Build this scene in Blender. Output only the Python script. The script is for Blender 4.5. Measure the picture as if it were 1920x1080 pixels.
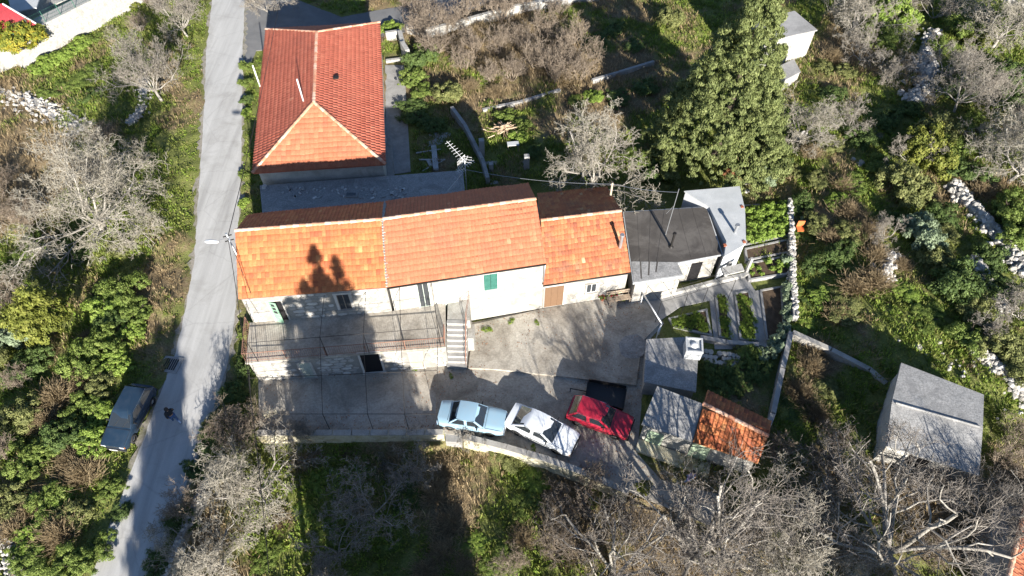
import bpy, bmesh, math, random
import numpy as np
from mathutils import Vector, Matrix, Euler

for o in list(bpy.data.objects): bpy.data.objects.remove(o)
scn = bpy.context.scene
COL = scn.collection
R = math.radians
random.seed(7)

# ------------------------------------------------------------------ camera, sky, sun, exposure
CAM_H, PITCH, FPX = 38.0, R(53.0), 1280.0
cam = bpy.data.cameras.new('camera'); camo = bpy.data.objects.new('camera', cam); COL.objects.link(camo)
cam.sensor_width = 36.0; cam.lens = 24.0; cam.clip_end = 2000
camo.location = (0, 0, CAM_H); camo.rotation_euler = (math.pi/2-PITCH, 0, 0)
scn.camera = camo
scn.render.resolution_x, scn.render.resolution_y = 1024, 576

SUN_EL, SUN_AZ = R(19.5), R(16.5)             # azimuth: how far the shadows lean to -x of straight north
SUNV = Vector((math.sin(SUN_AZ)*math.cos(SUN_EL), -math.cos(SUN_AZ)*math.cos(SUN_EL), math.sin(SUN_EL)))
world = bpy.data.worlds.new('World'); scn.world = world; world.use_nodes = True
wn = world.node_tree.nodes; wn.clear()
sky = wn.new('ShaderNodeTexSky'); sky.sky_type = 'NISHITA'; sky.sun_disc = False
sky.sun_elevation = SUN_EL; sky.sun_rotation = math.pi - SUN_AZ
sky.air_density = 0.7; sky.dust_density = 0.15; sky.ozone_density = 2.2
bg = wn.new('ShaderNodeBackground'); bg.inputs['Strength'].default_value = 0.07
wo = wn.new('ShaderNodeOutputWorld')
world.node_tree.links.new(sky.outputs[0], bg.inputs[0]); world.node_tree.links.new(bg.outputs[0], wo.inputs[0])
sl = bpy.data.lights.new('sun', 'SUN'); sl.energy = 5.0; sl.angle = R(0.53); sl.color = (1.0, 0.945, 0.86)
slo = bpy.data.objects.new('sun', sl); COL.objects.link(slo)
slo.rotation_euler = (-SUNV).to_track_quat('-Z', 'Y').to_euler(); slo.location = SUNV*120
scn.view_settings.view_transform = 'Standard'; scn.view_settings.look = 'None'
scn.view_settings.gamma = 1.0; scn.view_settings.exposure = 1.5
scn.render.engine = 'CYCLES'

# ------------------------------------------------------------------ pixel <-> place
CT, ST = math.cos(PITCH), math.sin(PITCH)
def G(px, py, z=0.0):
    x = (px-960)/FPX; y = (py-540)/FPX
    k = (z-CAM_H)/(-ST-y*CT)
    return Vector((x*k, (CT-y*ST)*k, z))
def proj(X, Y, Z):
    dz = Z-CAM_H; d = Y*CT-dz*ST; u = Y*ST+dz*CT
    return 960+FPX*X/d, 540-FPX*u/d
def lerp(a, b, t): return a+(b-a)*t
def ss(a, b, x):
    t = np.clip((x-a)/(b-a), 0, 1); return t*t*(3-2*t)
def poly_sd(P, x, y):
    """signed distance (positive inside) of points to polygon P, vectorised"""
    x = np.asarray(x, float); y = np.asarray(y, float)
    d = np.full(x.shape, 1e9); ins = np.zeros(x.shape, bool)
    n = len(P)
    for i in range(n):
        ax, ay = P[i][0], P[i][1]; bx, by = P[(i+1) % n][0], P[(i+1) % n][1]
        ex, ey = bx-ax, by-ay; L = ex*ex+ey*ey+1e-9
        t = np.clip(((x-ax)*ex+(y-ay)*ey)/L, 0, 1)
        d = np.minimum(d, np.hypot(x-ax-t*ex, y-ay-t*ey))
        c = ((ay > y) != (by > y)) & (x < (bx-ax)*(y-ay)/((by-ay) if abs(by-ay) > 1e-9 else 1e-9)+ax)
        ins ^= c
    return np.where(ins, d, -d)
def gpoly(pts, z=0.0): return [G(a, b, z) for a, b in pts]

def vnoise(x, y, seed=0):
    x = np.asarray(x, float); y = np.asarray(y, float)
    xi = np.floor(x).astype(np.int64); yi = np.floor(y).astype(np.int64)
    fx = x-xi; fy = y-yi; fx = fx*fx*(3-2*fx); fy = fy*fy*(3-2*fy)
    def h(a, b):
        n = (a*374761393 + b*668265263 + seed*1442695041) & 0xffffffff
        n = ((n ^ (n >> 13))*1274126177) & 0xffffffff
        n = (n ^ (n >> 16)) & 0xffff
        return n/65535.0
    return (h(xi, yi)*(1-fx)+h(xi+1, yi)*fx)*(1-fy)+(h(xi, yi+1)*(1-fx)+h(xi+1, yi+1)*fx)*fy
def fbm(x, y, s, seed=0, oct=3):
    v = 0; a = 0.5; t = 0
    for k in range(oct):
        v = v+a*vnoise(np.asarray(x)*s*2**k, np.asarray(y)*s*2**k, seed+k*17); t += a; a *= 0.5
    return v/t

# paved / built outlines (ground plane)
ROAD_L = [(402, -60), (398, 0), (386, 100), (383, 200), (376, 300), (370, 400), (363, 500), (345, 590), (330, 660), (300, 740), (255, 860), (205, 990), (170, 1085), (110, 1230)]
ROAD_R = [(462, -60), (459, 0), (455, 100), (455, 200), (452, 300), (449, 400), (445, 500), (440, 600), (425, 690), (395, 780), (360, 880), (320, 985), (283, 1085), (220, 1230)]
ROAD = gpoly(ROAD_L+ROAD_R[::-1])
SIDE = gpoly([(455, 118), (455, 10), (458, -40), (640, 32), (750, 12), (800, -10), (1000, -30), (830, 40), (740, 66), (480, 95), (470, 120)])
COURT = gpoly([(486, 812), (484, 700), (838, 684), (842, 600), (890, 604), (1020, 574), (1184, 545), (1212, 560), (1245, 606), (1215, 640), (1205, 735), (1195, 850), (1240, 900), (1360, 930), (1330, 985), (1090, 885), (868, 818), (830, 812)])
FIELD = [G(478, 826, -.9), G(835, 830, -.9), G(868, 828, -.9), G(1085, 890, -.9), G(1300, 985, -.9), G(1480, 1100, -.9), Vector((11.5, -6, 0)), Vector((-19, -6, 0)), G(318, 1086, -.9), G(385, 930, -.9), G(455, 850, -.9)]
HILL = None
def T(x, y):
    """terrain height without small bumps"""
    sd = poly_sd(FIELD, x, y)
    z = -0.9*ss(0.0, 0.45, sd)
    z = z+1.2*ss(19.8, 25.5, x)*ss(17.5, 21.0, y)
    z = z+2.0*ss(24, 50, x)*ss(26, 50, y)
    z = z-0.5*ss(-24, -34, x)*ss(36, 24, y)
    return z
def on(px, py, dz=0.0):
    z = 0.0
    for _ in range(8):
        p = G(px, py, z); z = 0.5*z+0.5*float(T(np.array([p.x]), np.array([p.y]))[0])
    p = G(px, py, z); p.z = z+dz
    return p

# ------------------------------------------------------------------ objects and tags
ORI = {}
def link(o): COL.objects.link(o); return o
def tag(o, label=None, cat=None, group=None, kind=None):
    if label: o['label'] = label
    if cat: o['category'] = cat
    if group: o['group'] = group
    if kind: o['kind'] = kind
    return o
def empty(name, loc, label, cat, group=None):
    o = link(bpy.data.objects.new(name, None)); o.location = loc; o.empty_display_size = .3
    ORI[o.name] = Vector(loc)
    return tag(o, label, cat, group)
def origin_of(o):
    while o.parent: o = o.parent
    return ORI.get(o.name, Vector((0, 0, 0)))
def addobj(name, me, parent=None):
    o = link(bpy.data.objects.new(name, me)); o.parent = parent; return o
def fastmesh(name, V, F, mat=None, rnd=None, smooth=False):
    """numpy mesh of equal-sized faces; rnd: one value per face"""
    V = np.ascontiguousarray(V, np.float32); F = np.ascontiguousarray(F, np.int32)
    me = bpy.data.meshes.new(name); k = F.shape[1]
    me.vertices.add(len(V)); me.vertices.foreach_set('co', V.ravel())
    me.loops.add(F.size); me.loops.foreach_set('vertex_index', F.ravel())
    me.polygons.add(len(F)); me.polygons.foreach_set('loop_start', np.arange(0, F.size, k, dtype=np.int32))
    if smooth: me.polygons.foreach_set('use_smooth', np.ones(len(F), bool))
    if rnd is not None:
        a = me.attributes.new('rnd', 'FLOAT', 'FACE'); a.data.foreach_set('value', np.ascontiguousarray(rnd, np.float32))
    me.update(calc_edges=True)
    if mat: me.materials.append(mat)
    return me
class MB:
    def __init__(s): s.v = []; s.f = []; s.r = []
    def add(s, vs, fs, r=None):
        n = len(s.v); s.v += [Vector(v) for v in vs]; s.f += [tuple(i+n for i in f) for f in fs]
        s.r += [random.random() if r is None else r]*len(fs); return s
    def prism(s, poly, z0, z1, r=None):
        n = len(poly)
        a = sum(poly[i][0]*poly[(i+1) % n][1]-poly[(i+1) % n][0]*poly[i][1] for i in range(n))
        if a < 0: poly = poly[::-1]
        vs = [(p[0], p[1], z0) for p in poly]+[(p[0], p[1], z1) for p in poly]
        fs = [tuple(range(n-1, -1, -1)), tuple(range(n, 2*n))]+[(i, (i+1) % n, n+(i+1) % n, n+i) for i in range(n)]
        return s.add(vs, fs, r)
    def box(s, c, size, rz=0, M=None, r=None):
        x, y, z = size[0]/2, size[1]/2, size[2]/2
        vs = [Vector((a, b, d)) for d in (-z, z) for a, b in ((-x, -y), (x, -y), (x, y), (-x, y))]
        Mx = M if M is not None else Matrix.Rotation(rz, 3, 'Z')
        vs = [Mx @ v+Vector(c) for v in vs]
        return s.add(vs, [(3, 2, 1, 0), (4, 5, 6, 7), (0, 1, 5, 4), (1, 2, 6, 5), (2, 3, 7, 6), (3, 0, 4, 7)], r)
    def tube(s, p0, p1, r0, r1=None, n=6, caps=True):
        p0 = Vector(p0); p1 = Vector(p1); r1 = r0 if r1 is None else r1
        d = (p1-p0).normalized(); a = d.orthogonal().normalized(); b = d.cross(a)
        vs = []
        for p, q in ((p0, r0), (p1, r1)):
            vs += [p+(a*math.cos(t)+b*math.sin(t))*q for t in (2*math.pi*i/n for i in range(n))]
        fs = [(i, (i+1) % n, n+(i+1) % n, n+i) for i in range(n)]
        if caps: fs += [tuple(range(n-1, -1, -1)), tuple(range(n, 2*n))]
        return s.add(vs, fs)
    def path(s, pts, r, n=5):
        for a, b in zip(pts[:-1], pts[1:]): s.tube(a, b, r, r, n)
        return s
    def lathe(s, c, prof, n=16, axis='Z'):
        vs = []; m = len(prof)
        for i in range(n):
            t = 2*math.pi*i/n
            for (r, h) in prof:
                v = (r*math.cos(t), r*math.sin(t), h) if axis == 'Z' else (r*math.cos(t), h, r*math.sin(t))
                vs.append(Vector(v)+Vector(c))
        fs = [(i*m+j, ((i+1) % n)*m+j, ((i+1) % n)*m+j+1, i*m+j+1) for i in range(n) for j in range(m-1)]
        return s.add(vs, fs)
    def build(s, name, mat, parent=None, smooth=False, sharp=None, kind=None, label=None, local=False, bevel=0):
        o0 = origin_of(parent) if (parent and not local) else Vector((0, 0, 0))
        me = bpy.data.meshes.new(name)
        me.from_pydata([tuple(v-o0) for v in s.v], [], s.f)
        a = me.attributes.new('rnd', 'FLOAT', 'FACE'); a.data.foreach_set('value', s.r)
        me.update()
        if mat: me.materials.append(mat)
        bm = bmesh.new(); bm.from_mesh(me); bmesh.ops.recalc_face_normals(bm, faces=bm.faces); bm.to_mesh(me); bm.free()
        if smooth or sharp:
            for p in me.polygons: p.use_smooth = True
            if sharp: me.set_sharp_from_angle(angle=R(sharp))
        o = addobj(name, me, parent)
        if bevel:
            m = o.modifiers.new('bevel', 'BEVEL'); m.width = bevel; m.segments = 2; m.limit_method = 'ANGLE'
        if kind: o['kind'] = kind
        if label: o['label'] = label
        return o
def single(mb, name, mat, base, label, cat, group=None, **k):
    """a thing that is one mesh, origin at its base"""
    base = Vector(base)
    for v in mb.v: v -= base
    o = mb.build(name, mat, None, **k); o.location = base
    return tag(o, label, cat, group)
def sharecopy(o, parent, loc=(0, 0, 0), rot=(0, 0, 0), scale=(1, 1, 1)):
    c = o.copy(); link(c); c.parent = parent; c.location = loc; c.rotation_euler = rot; c.scale = scale
    return c

# ------------------------------------------------------------------ materials
MATS = {}
def new_mat(name):
    m = bpy.data.materials.new(name); m.use_nodes = True; MATS[name] = m
    nt = m.node_tree; nt.nodes.clear()
    out = nt.nodes.new('ShaderNodeOutputMaterial'); b = nt.nodes.new('ShaderNodeBsdfPrincipled')
    nt.links.new(b.outputs[0], out.inputs[0])
    return m, nt, b
def ramp(nt, fac, stops):
    r = nt.nodes.new('ShaderNodeValToRGB'); e = r.color_ramp.elements
    while len(e) < len(stops): e.new(0.5)
    for el, (p, c) in zip(e, stops): el.position = p; el.color = (*c, 1)
    nt.links.new(fac, r.inputs[0]); return r.outputs[0]
def noise(nt, scale, detail=4, rough=.6, vec=None, dist=0):
    n = nt.nodes.new('ShaderNodeTexNoise'); n.inputs['Scale'].default_value = scale
    n.inputs['Detail'].default_value = detail; n.inputs['Roughness'].default_value = rough; n.inputs['Distortion'].default_value = dist
    if vec: nt.links.new(vec, n.inputs['Vector'])
    return n.outputs[0]
def wpos(nt):
    g = nt.nodes.new('ShaderNodeNewGeometry'); return g.outputs['Position']
def mixc(nt, a, b, fac, mode='MIX'):
    m = nt.nodes.new('ShaderNodeMix'); m.data_type = 'RGBA'; m.blend_type = mode
    for s, v in ((m.inputs[6], a), (m.inputs[7], b)):
        if isinstance(v, tuple): s.default_value = (*v, 1)
        else: nt.links.new(v, s)
    if isinstance(fac, float): m.inputs[0].default_value = fac
    else: nt.links.new(fac, m.inputs[0])
    return m.outputs[2]
def math_n(nt, op, a, b=0.0):
    m = nt.nodes.new('ShaderNodeMath'); m.operation = op
    for s, v in ((m.inputs[0], a), (m.inputs[1], b)):
        if isinstance(v, (int, float)): s.default_value = v
        else: nt.links.new(v, s)
    return m.outputs[0]
def attr(nt, name='rnd'):
    a = nt.nodes.new('ShaderNodeAttribute'); a.attribute_name = name; return a.outputs['Fac']
def bump(nt, b, h, strength, dist=0.03):
    n = nt.nodes.new('ShaderNodeBump'); n.inputs['Strength'].default_value = strength; n.inputs['Distance'].default_value = dist
    nt.links.new(h, n.inputs['Height']); nt.links.new(n.outputs[0], b.inputs['Normal'])
def surf(name, c0, c1, scale=1.5, fine=14, rough=.85, stain=None, stain_scale=.5, stain_amt=.5, bmp=.4, spec=.3, metal=0, speck=.35):
    """two-tone weathered surface in world space, with large stains of their own shape"""
    m, nt, b = new_mat(name); p = wpos(nt)
    col = ramp(nt, noise(nt, scale, 5, .65, p), [(.3, c0), (.7, c1)])
    f = noise(nt, fine, 3, .7, p)
    col = mixc(nt, col, ramp(nt, f, [(.3, (.45, .45, .45)), (.7, (1.4, 1.4, 1.4))]), speck, 'MULTIPLY')
    if stain:
        s = ramp(nt, noise(nt, stain_scale, 6, .7, p, .6), [(.48, (0, 0, 0)), (.62, (1, 1, 1))])
        s = math_n(nt, 'MULTIPLY', s, stain_amt)
        col = mixc(nt, col, stain, s)
    nt.links.new(col, b.inputs['Base Color']); b.inputs['Roughness'].default_value = rough
    b.inputs['Specular IOR Level'].default_value = spec; b.inputs['Metallic'].default_value = metal
    if bmp: bump(nt, b, f, bmp)
    return m
def byrnd(name, stops, rough=.8, dirt=.35, dirtc=(.08, .06, .05), dscale=.8, bmp=.0, spec=.3, trans=0, rough_noise=9):
    """colour picked per piece from the face attribute 'rnd', weathered"""
    m, nt, b = new_mat(name); p = wpos(nt)
    col = ramp(nt, attr(nt), stops)
    d = ramp(nt, noise(nt, dscale, 6, .7, p, .4), [(.5, (0, 0, 0)), (.72, (1, 1, 1))])
    col = mixc(nt, col, dirtc, math_n(nt, 'MULTIPLY', d, dirt))
    f = noise(nt, rough_noise, 3, .7, p)
    col = mixc(nt, col, ramp(nt, f, [(.3, (.65, .65, .65)), (.7, (1.25, 1.25, 1.25))]), .6, 'MULTIPLY')
    nt.links.new(col, b.inputs['Base Color']); b.inputs['Roughness'].default_value = rough
    b.inputs['Specular IOR Level'].default_value = spec
    if trans:
        out = [n for n in nt.nodes if n.type == 'OUTPUT_MATERIAL'][0]
        t = nt.nodes.new('ShaderNodeBsdfTranslucent'); nt.links.new(col, t.inputs[0])
        mx = nt.nodes.new('ShaderNodeMixShader'); mx.inputs[0].default_value = trans
        nt.links.new(b.outputs[0], mx.inputs[1]); nt.links.new(t.outputs[0], mx.inputs[2]); nt.links.new(mx.outputs[0], out.inputs[0])
    if bmp: bump(nt, b, f, bmp)
    return m
def plain(name, c, rough=.5, metal=0, spec=.5, coat=0):
    m, nt, b = new_mat(name); p = wpos(nt)
    col = mixc(nt, c, ramp(nt, noise(nt, 6, 4, .7, p), [(.3, (.8, .8, .8)), (.7, (1.12, 1.12, 1.12))]), .5, 'MULTIPLY')
    nt.links.new(col, b.inputs['Base Color']); b.inputs['Roughness'].default_value = rough
    b.inputs['Metallic'].default_value = metal; b.inputs['Specular IOR Level'].default_value = spec
    b.inputs['Coat Weight'].default_value = coat; b.inputs['Coat Roughness'].default_value = .08
    return m

M_ORANGE = byrnd('orange_roof_tile', [(0, (.27, .068, .030)), (.35, (.35, .106, .040)), (.7, (.42, .155, .056)), (1, (.48, .25, .105))], dirt=.5, dirtc=(.20, .075, .04), dscale=.6)
M_ORANGE2 = byrnd('salmon_roof_tile', [(0, (.30, .090, .045)), (.5, (.37, .122, .062)), (.85, (.42, .158, .082)), (1, (.47, .23, .135))], dirt=.5, dirtc=(.21, .085, .055), dscale=.6)
M_OLDTILE = byrnd('old_roof_tile', [(0, (.20, .062, .034)), (.4, (.31, .105, .046)), (.75, (.37, .165, .070)), (1, (.38, .27, .16))], dirt=.65, dirtc=(.14, .08, .06), dscale=1.1)
M_REDTILE = byrnd('red_roof_tile', [(0, (.31, .082, .050)), (.5, (.39, .112, .070)), (.9, (.43, .145, .09)), (1, (.48, .22, .14))], dirt=.45, dirtc=(.22, .07, .05), dscale=.5)
M_RIDGE = byrnd('ridge_tile_mortared', [(0, (.52, .22, .13)), (.5, (.60, .34, .22)), (1, (.62, .46, .36))], dirt=.3, dscale=2)
M_PLASTER = surf('white_plaster', (.30, .285, .255), (.43, .412, .375), 1.6, 12, stain=(.20, .18, .15), stain_scale=1.2, stain_amt=.55, bmp=.6, speck=.45)
M_OLDPLASTER = surf('stained_plaster', (.38, .365, .33), (.52, .50, .455), 1.4, 16, stain=(.30, .27, .22), stain_scale=.9, stain_amt=.5, bmp=.4)
M_STONE = byrnd('pale_limestone', [(0, (.27, .255, .23)), (.5, (.40, .38, .345)), (1, (.54, .515, .475))], dirt=.4, dirtc=(.22, .20, .165), dscale=3, bmp=.5, rough_noise=16)
M_ROCK = byrnd('field_limestone', [(0, (.30, .29, .28)), (.5, (.46, .45, .43)), (1, (.64, .62, .59))], dirt=.4, dirtc=(.16, .15, .12), dscale=3, bmp=.6, rough_noise=14)
M_MORTAR = surf('lime_mortar', (.20, .19, .17), (.31, .295, .265), 2, 22, bmp=.4)
def road_mat():
    m, nt, b = new_mat('worn_pale_asphalt'); p = wpos(nt)
    mp = nt.nodes.new('ShaderNodeMapping'); mp.inputs['Scale'].default_value = (1.5, .09, 1); mp.inputs['Rotation'].default_value = (0, 0, R(-4)); nt.links.new(p, mp.inputs[0])
    col = ramp(nt, noise(nt, 1.0, 5, .6, mp.outputs[0], .3), [(.3, (.33, .325, .313)), (.5, (.415, .41, .395)), (.68, (.47, .465, .45))])
    st = ramp(nt, noise(nt, .35, 6, .7, p, .6), [(.5, (0, 0, 0)), (.7, (1, 1, 1))]); col = mixc(nt, col, (.25, .24, .22), math_n(nt, 'MULTIPLY', st, .55))
    f = noise(nt, 38, 3, .7, p); col = mixc(nt, col, ramp(nt, f, [(.3, (.6, .6, .6)), (.7, (1.3, 1.3, 1.3))]), .3, 'MULTIPLY')
    cr = nt.nodes.new('ShaderNodeTexVoronoi'); cr.feature = 'DISTANCE_TO_EDGE'; cr.inputs['Scale'].default_value = .35; nt.links.new(mixc(nt, p, noise(nt, 1.5, 4, .7, p), .25), cr.inputs['Vector'])
    ck = ramp(nt, cr.outputs['Distance'], [(.0, (1, 1, 1)), (.012, (0, 0, 0))]); col = mixc(nt, col, (.16, .155, .15), math_n(nt, 'MULTIPLY', ck, .22))
    br_ = nt.nodes.new('ShaderNodeTexVoronoi'); br_.inputs['Scale'].default_value = .22; br_.distance = 'CHEBYCHEV'; nt.links.new(p, br_.inputs['Vector'])
    pa = ramp(nt, br_.outputs['Color'], [(.80, (0, 0, 0)), (.81, (1, 1, 1))]); col = mixc(nt, col, (.25, .247, .24), math_n(nt, 'MULTIPLY', pa, .35))
    nt.links.new(col, b.inputs['Base Color']); b.inputs['Roughness'].default_value = .85; b.inputs['Specular IOR Level'].default_value = .25; bump(nt, b, f, .2)
    return m
M_ROAD = road_mat()
M_SIDEROAD = surf('dark_asphalt', (.13, .13, .13), (.18, .18, .178), .6, 45, stain=(.22, .21, .20), stain_scale=.4, stain_amt=.4, bmp=.2, speck=.3)
def court_mat():
    m, nt, b = new_mat('speckled_concrete_paving'); p = wpos(nt)
    col = ramp(nt, noise(nt, .33, 7, .72, p, .8), [(.34, (.22, .192, .155)), (.48, (.35, .316, .265)), (.56, (.41, .375, .318)), (.7, (.48, .445, .385))])
    s1 = ramp(nt, noise(nt, 1.4, 5, .7, p, .5), [(.5, (0, 0, 0)), (.66, (1, 1, 1))]); col = mixc(nt, col, (.21, .19, .16), math_n(nt, 'MULTIPLY', s1, .5))
    f = noise(nt, 7.5, 3, .8, p); col = mixc(nt, col, ramp(nt, f, [(.32, (.45, .45, .45)), (.55, (1, 1, 1)), (.72, (1.4, 1.4, 1.4))]), .45, 'MULTIPLY')
    nt.links.new(col, b.inputs['Base Color']); b.inputs['Roughness'].default_value = .85; b.inputs['Specular IOR Level'].default_value = .3; bump(nt, b, f, .4)
    return m
M_COURT = court_mat()
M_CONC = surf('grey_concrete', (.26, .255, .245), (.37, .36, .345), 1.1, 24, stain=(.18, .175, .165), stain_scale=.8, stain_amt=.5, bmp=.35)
M_CONCW = surf('whitened_concrete', (.38, .395, .40), (.50, .51, .51), .9, 20, stain=(.38, .39, .39), stain_scale=.7, stain_amt=.5, bmp=.25)
M_SHEDROOF = surf('weathered_roof_concrete', (.24, .24, .235), (.38, .37, .355), .9, 10, stain=(.16, .16, .158), stain_scale=.9, stain_amt=.6, bmp=.5, speck=.7)
M_BITU = surf('bitumen_felt', (.055, .049, .044), (.10, .09, .08), .6, 20, stain=(.17, .155, .14), stain_scale=.5, stain_amt=.45, bmp=.3, rough=.75)
M_WALLYEL = surf('lichened_retaining_wall', (.46, .42, .30), (.62, .58, .44), 1.2, 14, stain=(.30, .24, .10), stain_scale=1.1, stain_amt=.55, bmp=.5)
M_WALLTOP = surf('wall_coping', (.30, .28, .25), (.42, .40, .36), 1.3, 20, stain=(.20, .19, .16), stain_scale=1.2, stain_amt=.5, bmp=.4)
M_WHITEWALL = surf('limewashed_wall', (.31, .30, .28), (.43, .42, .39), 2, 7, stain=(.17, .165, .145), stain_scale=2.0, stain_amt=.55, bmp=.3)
M_SOIL = surf('dark_soil', (.055, .038, .024), (.11, .075, .048), 3, 18, bmp=.8, rough=.95)
M_GRAVEL = surf('rubble_gravel', (.30, .29, .28), (.46, .45, .43), 2, 12, stain=(.2, .19, .17), stain_scale=1.5, bmp=.8, speck=.8)
M_RUST = surf('rusty_iron', (.07, .042, .03), (.13, .075, .05), 5, 30, bmp=.2)
M_IRON = plain('dark_iron', (.035, .032, .03), .6, .6)
M_RAIL = surf('terracotta_painted_iron', (.20, .10, .07), (.30, .17, .12), 6, 30, bmp=0)
M_GALV = plain('galvanised_steel', (.42, .43, .44), .45, .7)
M_WHITEPIPE = plain('white_painted_pipe', (.72, .72, .71), .4)
M_WOODGR = plain('grey_wood', (.24, .20, .16), .8)
M_WOODBR = plain('brown_wood', (.15, .085, .045), .75)
M_POLEWOOD = plain('bleached_wood', (.42, .33, .24), .8)
M_LOG = byrnd('firewood', [(0, (.22, .15, .10)), (.5, (.40, .29, .19)), (1, (.58, .46, .33))], dirt=.2)
M_GREENDOOR = surf('faded_green_paint', (.16, .30, .20), (.24, .40, .28), 4, 20, stain=(.34, .40, .33), stain_scale=2, bmp=.1)
M_TEALSH = surf('teal_green_shutter', (.025, .105, .08), (.04, .14, .11), 5, 20, bmp=.1)
M_GREYGREEN = surf('grey_green_board', (.33, .37, .32), (.44, .48, .42), 5, 24, stain=(.22, .27, .22), stain_scale=2, bmp=.2)
M_LIMEDOOR = surf('pale_green_door', (.34, .44, .30), (.44, .53, .38), 4, 20, stain=(.25, .28, .18), stain_scale=2, bmp=.2)
M_INSHADE = plain('interior_shade_colour', (.018, .017, .018), .9, 0, .1)  # near-black colour standing for the shade inside openings
M_WFRAME = plain('white_window_frame', (.66, .65, .62), .5)
M_REDMETAL = surf('red_ribbed_metal', (.30, .025, .035), (.37, .035, .045), 2, 20, rough=.5, stain=(.24, .03, .035), bmp=0, spec=.5)
M_BLUEWALL = surf('white_annex_render', (.46, .47, .48), (.56, .57, .575), 1.5, 18, bmp=.2, speck=.2)
M_ORANGEPL = plain('orange_plastic', (.60, .16, .05), .5)
M_TERRA = plain('terracotta_pot', (.38, .13, .07), .8)
M_RUBBER = plain('rubber', (.02, .02, .021), .85)
M_FENCE = plain('green_fence_mesh', (.04, .13, .09), .6)

def glassmat(name, c=(.02, .025, .03)):
    m, nt, b = new_mat(name); b.inputs['Base Color'].default_value = (*c, 1); b.inputs['Roughness'].default_value = .06
    b.inputs['Specular IOR Level'].default_value = .8; b.inputs['Coat Weight'].default_value = .4; b.inputs['Coat Roughness'].default_value = .03
    return m
M_GLASS = glassmat('dark_glass')
M_WGLASS = glassmat('window_glass', (.035, .04, .045))
def paint(name, c, dirt=.25, dc=(.2, .19, .17)):
    m, nt, b = new_mat(name); p = wpos(nt)
    d = ramp(nt, noise(nt, 2.2, 6, .7, p), [(.42, (0, 0, 0)), (.75, (1, 1, 1))])
    col = mixc(nt, c, dc, math_n(nt, 'MULTIPLY', d, dirt))
    nt.links.new(col, b.inputs['Base Color']); b.inputs['Roughness'].default_value = .45
    b.inputs['Coat Weight'].default_value = .35; b.inputs['Coat Roughness'].default_value = .16
    return m
M_CHROME = plain('chrome', (.6, .6, .6), .25, 1)
M_LAMPGL = plain('headlamp_glass', (.7, .72, .74), .15, .2, .8)
M_TAILRED = plain('tail_lamp_red', (.35, .02, .015), .25)
M_INDIC = plain('indicator_amber', (.55, .18, .02), .25)
M_BLACKPL = plain('black_plastic', (.025, .025, .026), .6)
M_PLATE = plain('number_plate', (.65, .65, .63), .5)

# foliage: colour per leaf
def leaf(name, stops, trans=.25): return byrnd(name, [(p, tuple(min(.5, v*1.42) for v in c)) for p, c in stops], rough=.65, dirt=.0, trans=trans, spec=.25, rough_noise=2.5)
L_CYP = leaf('cypress_leaf', [(0, (.056, .072, .024)), (.5, (.115, .136, .045)), (1, (.20, .22, .085))])
L_GREEN = leaf('green_leaf', [(0, (.050, .078, .015)), (.5, (.105, .145, .03)), (1, (.19, .225, .06))])
L_BRIGHT = leaf('bright_leaf', [(0, (.07, .115, .016)), (.5, (.14, .20, .034)), (1, (.24, .29, .07))])
L_OLIVE = leaf('olive_leaf', [(0, (.07, .08, .026)), (.5, (.13, .142, .048)), (1, (.21, .21, .08))])
L_YELLOW = leaf('yellow_green_leaf', [(0, (.065, .078, .014)), (.5, (.12, .135, .024)), (1, (.20, .20, .045))])
L_CITRUS = leaf('citrus_leaf', [(0, (.05, .075, .012)), (.55, (.14, .15, .02)), (1, (.33, .25, .03))])
L_DRY = leaf('dry_stalks', [(0, (.13, .095, .055)), (.5, (.23, .175, .10)), (1, (.34, .27, .165))])
L_DARK = leaf('dark_shrub_leaf', [(0, (.032, .055, .015)), (.5, (.066, .10, .027)), (1, (.12, .16, .048))])
L_GREY = leaf('grey_green_leaf', [(0, (.09, .12, .07)), (.5, (.16, .20, .12)), (1, (.26, .31, .20))])
L_GRASS = leaf('grass_blade', [(0, (.065, .09, .017)), (.45, (.13, .16, .032)), (.8, (.21, .22, .06)), (1, (.30, .26, .11))], .35)
L_GRASSB = leaf('fresh_grass_blade', [(0, (.075, .12, .017)), (.5, (.145, .21, .03)), (1, (.25, .30, .06))], .35)
L_GRASSD = leaf('dead_grass_blade', [(0, (.11, .08, .045)), (.5, (.21, .155, .085)), (1, (.33, .26, .15))])
L_RUSTY = leaf('rusty_dead_leaf', [(0, (.14, .06, .03)), (1, (.28, .14, .07))])
M_BARK = byrnd('pale_grey_bark', [(0, (.20, .182, .155)), (.5, (.28, .257, .222)), (1, (.36, .335, .295))], dirt=.35, dirtc=(.13, .115, .095), dscale=3, rough=.9)
M_TWIG = byrnd('pale_twig', [(0, (.16, .14, .115)), (.5, (.255, .225, .185)), (1, (.38, .345, .29))], dirt=.2, dscale=1, rough=.9)
M_TWIGB = byrnd('brown_twig', [(0, (.15, .115, .083)), (.5, (.24, .19, .142)), (1, (.34, .285, .22))], dirt=.2, dscale=1, rough=.9)
M_DBARK = byrnd('dark_bark', [(0, (.07, .055, .04)), (1, (.13, .10, .08))], dirt=.2, rough=.9)

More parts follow.
